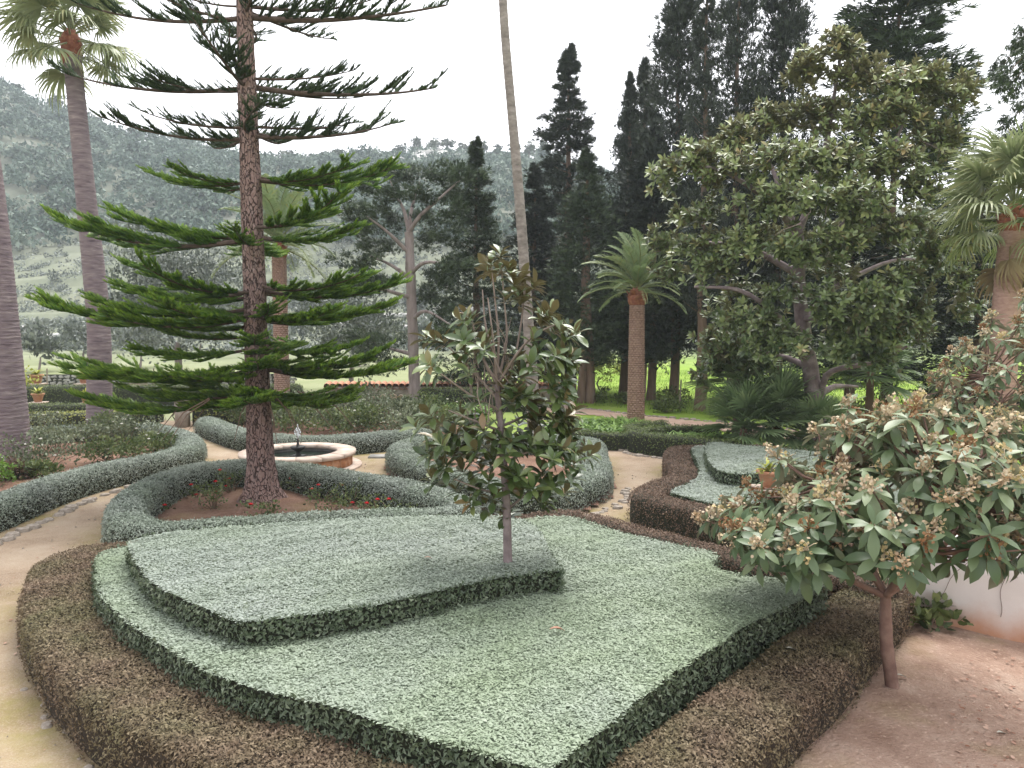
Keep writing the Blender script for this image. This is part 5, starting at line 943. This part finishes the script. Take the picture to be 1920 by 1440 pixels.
for k, (x, y, w_, h, lb) in enumerate([(7.3, 35, .8, .8, 'dark shrub at the foot of the tall open cypress'), (4.0, 37, .9, .7, 'dark shrub at the foot of the twin cypress trunks'), (5.4, 36, .7, .5, 'low shrub left of the date palm trunk beyond the path'), (6.6, 32.6, .6, .6, 'low shrub right of the date palm trunk beyond the path'), (8.6, 30.8, .7, .7, 'shrub beside the bare straight cypress trunk'), (12.1, 25.3, 1.0, 1.4, 'dark green shrub right of the big magnolia trunk'), (11.2, 27, 1.2, 1.0, 'green shrub in the shade behind the big magnolia trunk')]): bush(lb, x, y, w_, h, 800 + k, 'box', 30, 34, .09, 0, name='shrub', group='shrubs under the cypresses')
bush('small leafy green plant at the corner of the white wall', 5.0, 9.0, .3, .32, 815, 'rose', 12, 14, .12, 0, name='leafy_plant')
# strap leaved plants
def straps(label, poly, n, h, seed, mat='lily', name='strap_leaf_plants'):
    r = rng_(seed); P = np.array(poly); lo = P.min(0); hi = P.max(0); x = r.uniform(lo[0], hi[0], n * 3); y = r.uniform(lo[1], hi[1], n * 3); k = inpoly(x, y, P); x = x[k][:n]; y = y[k][:n]; n = len(x); mb = MB()
    a = r.random(n) * 6.28; mb.inst(leaf_shape(.045, .55, .1, 5), np.c_[x, y, np.zeros(n)], np.stack([np.cos(a) * .45, np.sin(a) * .45, np.ones(n)], -1), np.stack([np.cos(a), np.sin(a), np.full(n, -.3)], -1) * -1, h * r.uniform(.6, 1.2, n), r.random(n))
    return solo(name, mb, M[mat], label, 'plants', kind='stuff')
straps('bright green strap leaves filling the bed enclosed by the box hedge', [(4.2, 22.8), (6.6, 23.2), (6.4, 21), (4.6, 21.8)], 1500, .75, 830)
straps('bright green strap leaves in front of the short date palm', [(.9, 24.6), (1.5, 26.5), (4.2, 27), (4.6, 25.4), (3.4, 23.3), (1.9, 23.6)], 2600, .75, 831)
straps('dark green strap leaves in the bed by the bare cypress trunk', [(-3.9, 30.5), (-1.2, 30.5), (-1, 28.5), (-3.7, 29)], 1300, .9, 832)
# grass of the meadow
r = rng_(840); n = 34000; y = 29 + 32 * r.random(n) ** 1.3; x = r.uniform(-.1, .62, n) * y; k = ~inpoly(x, y, np.array(L['path_pink'])) & (y > 25 + .0 * x) & ((x > 4) | (y > 33)); k &= ~((x < 12) & (y < 38 - .95 * (x - 1))); x, y = x[k], y[k]; n = len(x); mb = MB(); a = r.random(n) * 6.28
mb.inst((np.array([(0, .09, 0), (0, -.09, 0), (1, 0, -.15)], float), np.array([[0, 1, 2]])), np.c_[x, y, zt(x, y)], np.stack([np.cos(a) * .6, np.sin(a) * .6, np.ones(n)], -1), np.stack([np.cos(a), np.sin(a), 0 * a], -1), r.uniform(.08, .2, n), r.random(n))
solo('meadow_grass', mb, M['grass'], 'bright green meadow grass beyond the earth path', 'grass', kind='stuff')
# litter, pebbles and fallen leaves
r = rng_(850); n = 1800; x = r.uniform(-8, 10, n); y = r.uniform(4, 20, n); k = (x > .55 * y + .2) | (x < -.45 * y + .5) | (y > 12.5); x, y = x[k], y[k]; mb = MB(); tv = np.array([v.co[:] for v in ST[0].vertices]); tf = np.array([f.vertices[:] for f in ST[0].polygons if len(f.vertices) == 4])
n = len(x); a = r.random(n) * 6.28; mb.inst((tv, tf), np.c_[x, y, np.full(n, .015)], np.stack([np.cos(a), np.sin(a), 0 * a], -1), np.tile([0, 0, 1.], (n, 1)), .012 + .03 * r.random(n) ** 4); solo('pebbles', mb, M['stone'], 'small pale pebbles scattered over the paths', 'pebbles', kind='stuff')
n = 900; x = np.r_[r.uniform(2, 9, n // 2), r.normal(4.2, 1, n // 2)]; y = np.r_[r.uniform(4, 8.6, n // 2), r.normal(7, 1, n // 2)]; k = x > .62 * y - .2; x, y = x[k], y[k]; n = len(x); a = r.random(n) * 6.28; mb = MB()
mb.inst(OVAL, np.c_[x, y, np.full(n, .05)], np.stack([np.cos(a), np.sin(a), r.normal(0, .15, n)], -1), np.tile([0, 0, 1.], (n, 1)) + r.normal(0, .2, (n, 3)), r.uniform(.02, .06, n), r.random(n)); solo('leaf_litter', mb, M['deadleaf'], 'dry leaf litter on the red earth', 'leaves', kind='stuff')
n = 1500; c_ = np.vstack([SM[k] for k in ('ring_pine', 'ring_two', 'brown_left', 'hedge_left', 'brown_bed')]); q = c_[r.integers(len(c_), size=n)] + r.normal(0, .75, (n, 2)); a = r.random(n) * 6.28; mb = MB()
mb.inst(OVAL, np.c_[q, np.full(n, .022)], np.stack([np.cos(a), np.sin(a), r.normal(0, .1, n)], -1), np.tile([0, 0, 1.], (n, 1)) + r.normal(0, .15, (n, 3)), r.uniform(.02, .055, n), r.random(n)); solo('path_litter', mb, M['deadleaf'], 'small dry leaves scattered over the sandy path', 'leaves', kind='stuff')
LS = leaf_shape(.25, .3, .4, 6)
def fallen(lb, p, s, mat, d=(1, .3, .1)):
    mb = MB(); mb.inst(LS, np.array([p]), np.array([d]), np.array([[.1, .2, 1.]]), s); solo('fallen_leaf', mb, M[mat], lb, 'leaf', smooth=True)
fallen('curled brown leaf lying on the front shrub carpet', (.35, 6.95, .81), .16, 'deadleaf'); fallen('small brown leaf lying on the raised pale tier', (-.98, 8.42, 1.04), .1, 'deadleaf')
fallen('pale leaf lying on the diagonal brown hedge', (2.62, 7.15, .545), .12, 'pale_disc', (1, .1, 0)); fallen('pale leaf lying beside the loquat trunk', (3.92, 7.62, .06), .12, 'pale_disc', (1, 0, .05)); fallen('white leaf lying on the red earth', (4.25, 6.5, .06), .1, 'pale_disc', (1, .2, .05))
# ================================================================ pots, pillar, table, posts
def pot(label, x, y, z, s, seed, pedestal=0., mat='yellow_plant', group='terracotta pots of the far garden', long=.5):
    r = rng_(seed); o = thing('potted_plant', label, 'pot', (x, y, z), group); zp = z + pedestal
    if pedestal: mb = MB(); mb.box((x - .3 * s, y - .3 * s, z), (x + .3 * s, y + .3 * s, zp - .05)); mb.box((x - .35 * s, y - .35 * s, zp - .05), (x + .35 * s, y + .35 * s, zp)); part('pedestal', mb, M['stone_pink'], o)
    mb = MB(); mb.lathe([(.0, zp), (.17 * s, zp), (.27 * s, zp + .36 * s), (.32 * s, zp + .37 * s), (.32 * s, zp + .45 * s), (.27 * s, zp + .45 * s), (.25 * s, zp + .4 * s), (0, zp + .39 * s)], (x, y, 0), 20); part('pot', mb, M['terracotta'], o, True)
    n = 60; a = r.random(n) * 6.28; el = r.uniform(.25, 1.4, n); X = np.stack([np.cos(a) * np.cos(el), np.sin(a) * np.cos(el), np.sin(el)], -1); mb = MB(); mb.inst(leaf_shape(.09, .4, .2, 5), np.tile([x, y, zp + .4 * s], (n, 1)), X, np.array([0, 0, 1.]) - X * .3, long * s * r.uniform(.6, 1.1, n), r.random(n)); part('plant', mb, M[mat], o)
    return o
for k, (x, y, z, s, pd, lb) in enumerate([(-19.8, 32, 0, .8, .5, 'terracotta pot on a pedestal right of the massive palm trunk'), (-17.55, 31.6, 0, .8, .5, 'terracotta pot on a pedestal left of the second palm trunk'), (-22.6, 36.5, .2, .95, .75, 'farther terracotta pot with feathery plant beside the massive palm trunk'), (-20.4, 36.6, .2, .95, .75, 'farther terracotta pot just left of the second palm trunk'), (-17.9, 36.8, .2, .95, .8, 'farther terracotta pot right of the second palm trunk')]): pot(lb, x, y, z, s, 860 + k, pd)
bush('yellow-green feathery bush behind the pot beside the massive palm trunk', -23.3, 36.3, .8, 1.6, 866, 'yellow_plant', 22, 26, .14, 0, name='yellow_bush')
x, y = L['pot_near']; pot('terracotta bowl of yellow-green rosettes standing in the pale shrub bed', x - .12, y + .15, .6, .66, 867, .2, 'yellow_plant', None, .45)
x, y = L['pillar']; o = thing('stone_pillar', 'yellowed square stone pillar beside the golden hedge', 'pillar', (x, y, 0)); mb = MB(); mb.box((x - .2, y - .2, 0), (x + .2, y + .2, .95)); part('shaft', mb, M['stone'], o); mb = MB(); mb.box((x - .25, y - .25, .95), (x + .25, y + .25, 1.05)); part('cap', mb, M['stone'], o)
x, y = L['table']; o = thing('garden_table', 'small black iron garden table left of the yellowed pillar', 'table', (x, y, 0)); mb = MB(); mb.box((x - .55, y - .3, .68), (x + .55, y + .3, .72)); part('table_top', mb, M['iron'], o)
for sx_ in (-1, 1):
    for sy_ in (-1, 1): mb = MB(); mb.tube([(x + sx_ * .5, y + sy_ * .26, 0), (x + sx_ * .3, y + sy_ * .26, .36), (x + sx_ * .48, y + sy_ * .26, .68)], .018, 6); part('leg', mb, M['iron'], o)
for k, (x, y) in enumerate([(-26.2, 43.2), (-23.2, 43.3), (-20.3, 43.4), (-17.2, 43.5), (2.9, 40.5), (4.2, 39.5), (6.0, 36.4), (7.4, 33.8), (9.0, 30.9), (10.2, 28.8), (-7, 34.8), (-2.8, 35)]):
    mb = MB(); z0 = float(zt(x, y)); t = np.linspace(0, 1, 5); mb.tube(np.stack([x + .05 * t, y + 0 * t, z0 - .05 + 1.35 * t], -1), np.linspace(.045, .035, 5), 6, lump=.06, seed=k); solo('fence_post', mb, M['wood'], 'thin weathered wooden fence post at the edge of the meadow', 'post', 'fence posts round the meadow')
# ================================================================ the hazy air
hm = bpy.data.materials.new('pale_haze'); hm.use_nodes = True; t = hm.node_tree; t.nodes.clear(); ho = t.nodes.new('ShaderNodeOutputMaterial'); pv = t.nodes.new('ShaderNodeVolumePrincipled')
pv.inputs['Color'].default_value = (.82, .89, .98, 1); pv.inputs['Density'].default_value = HAZE; pv.inputs['Anisotropy'].default_value = 0; t.links.new(pv.outputs[0], ho.inputs['Volume'])
mb = MB(); mb.box((-440, -60, -2), (440, 500, 118)); solo('haze', mb, hm, 'thin pale haze in the air over the valley', kind='stuff')
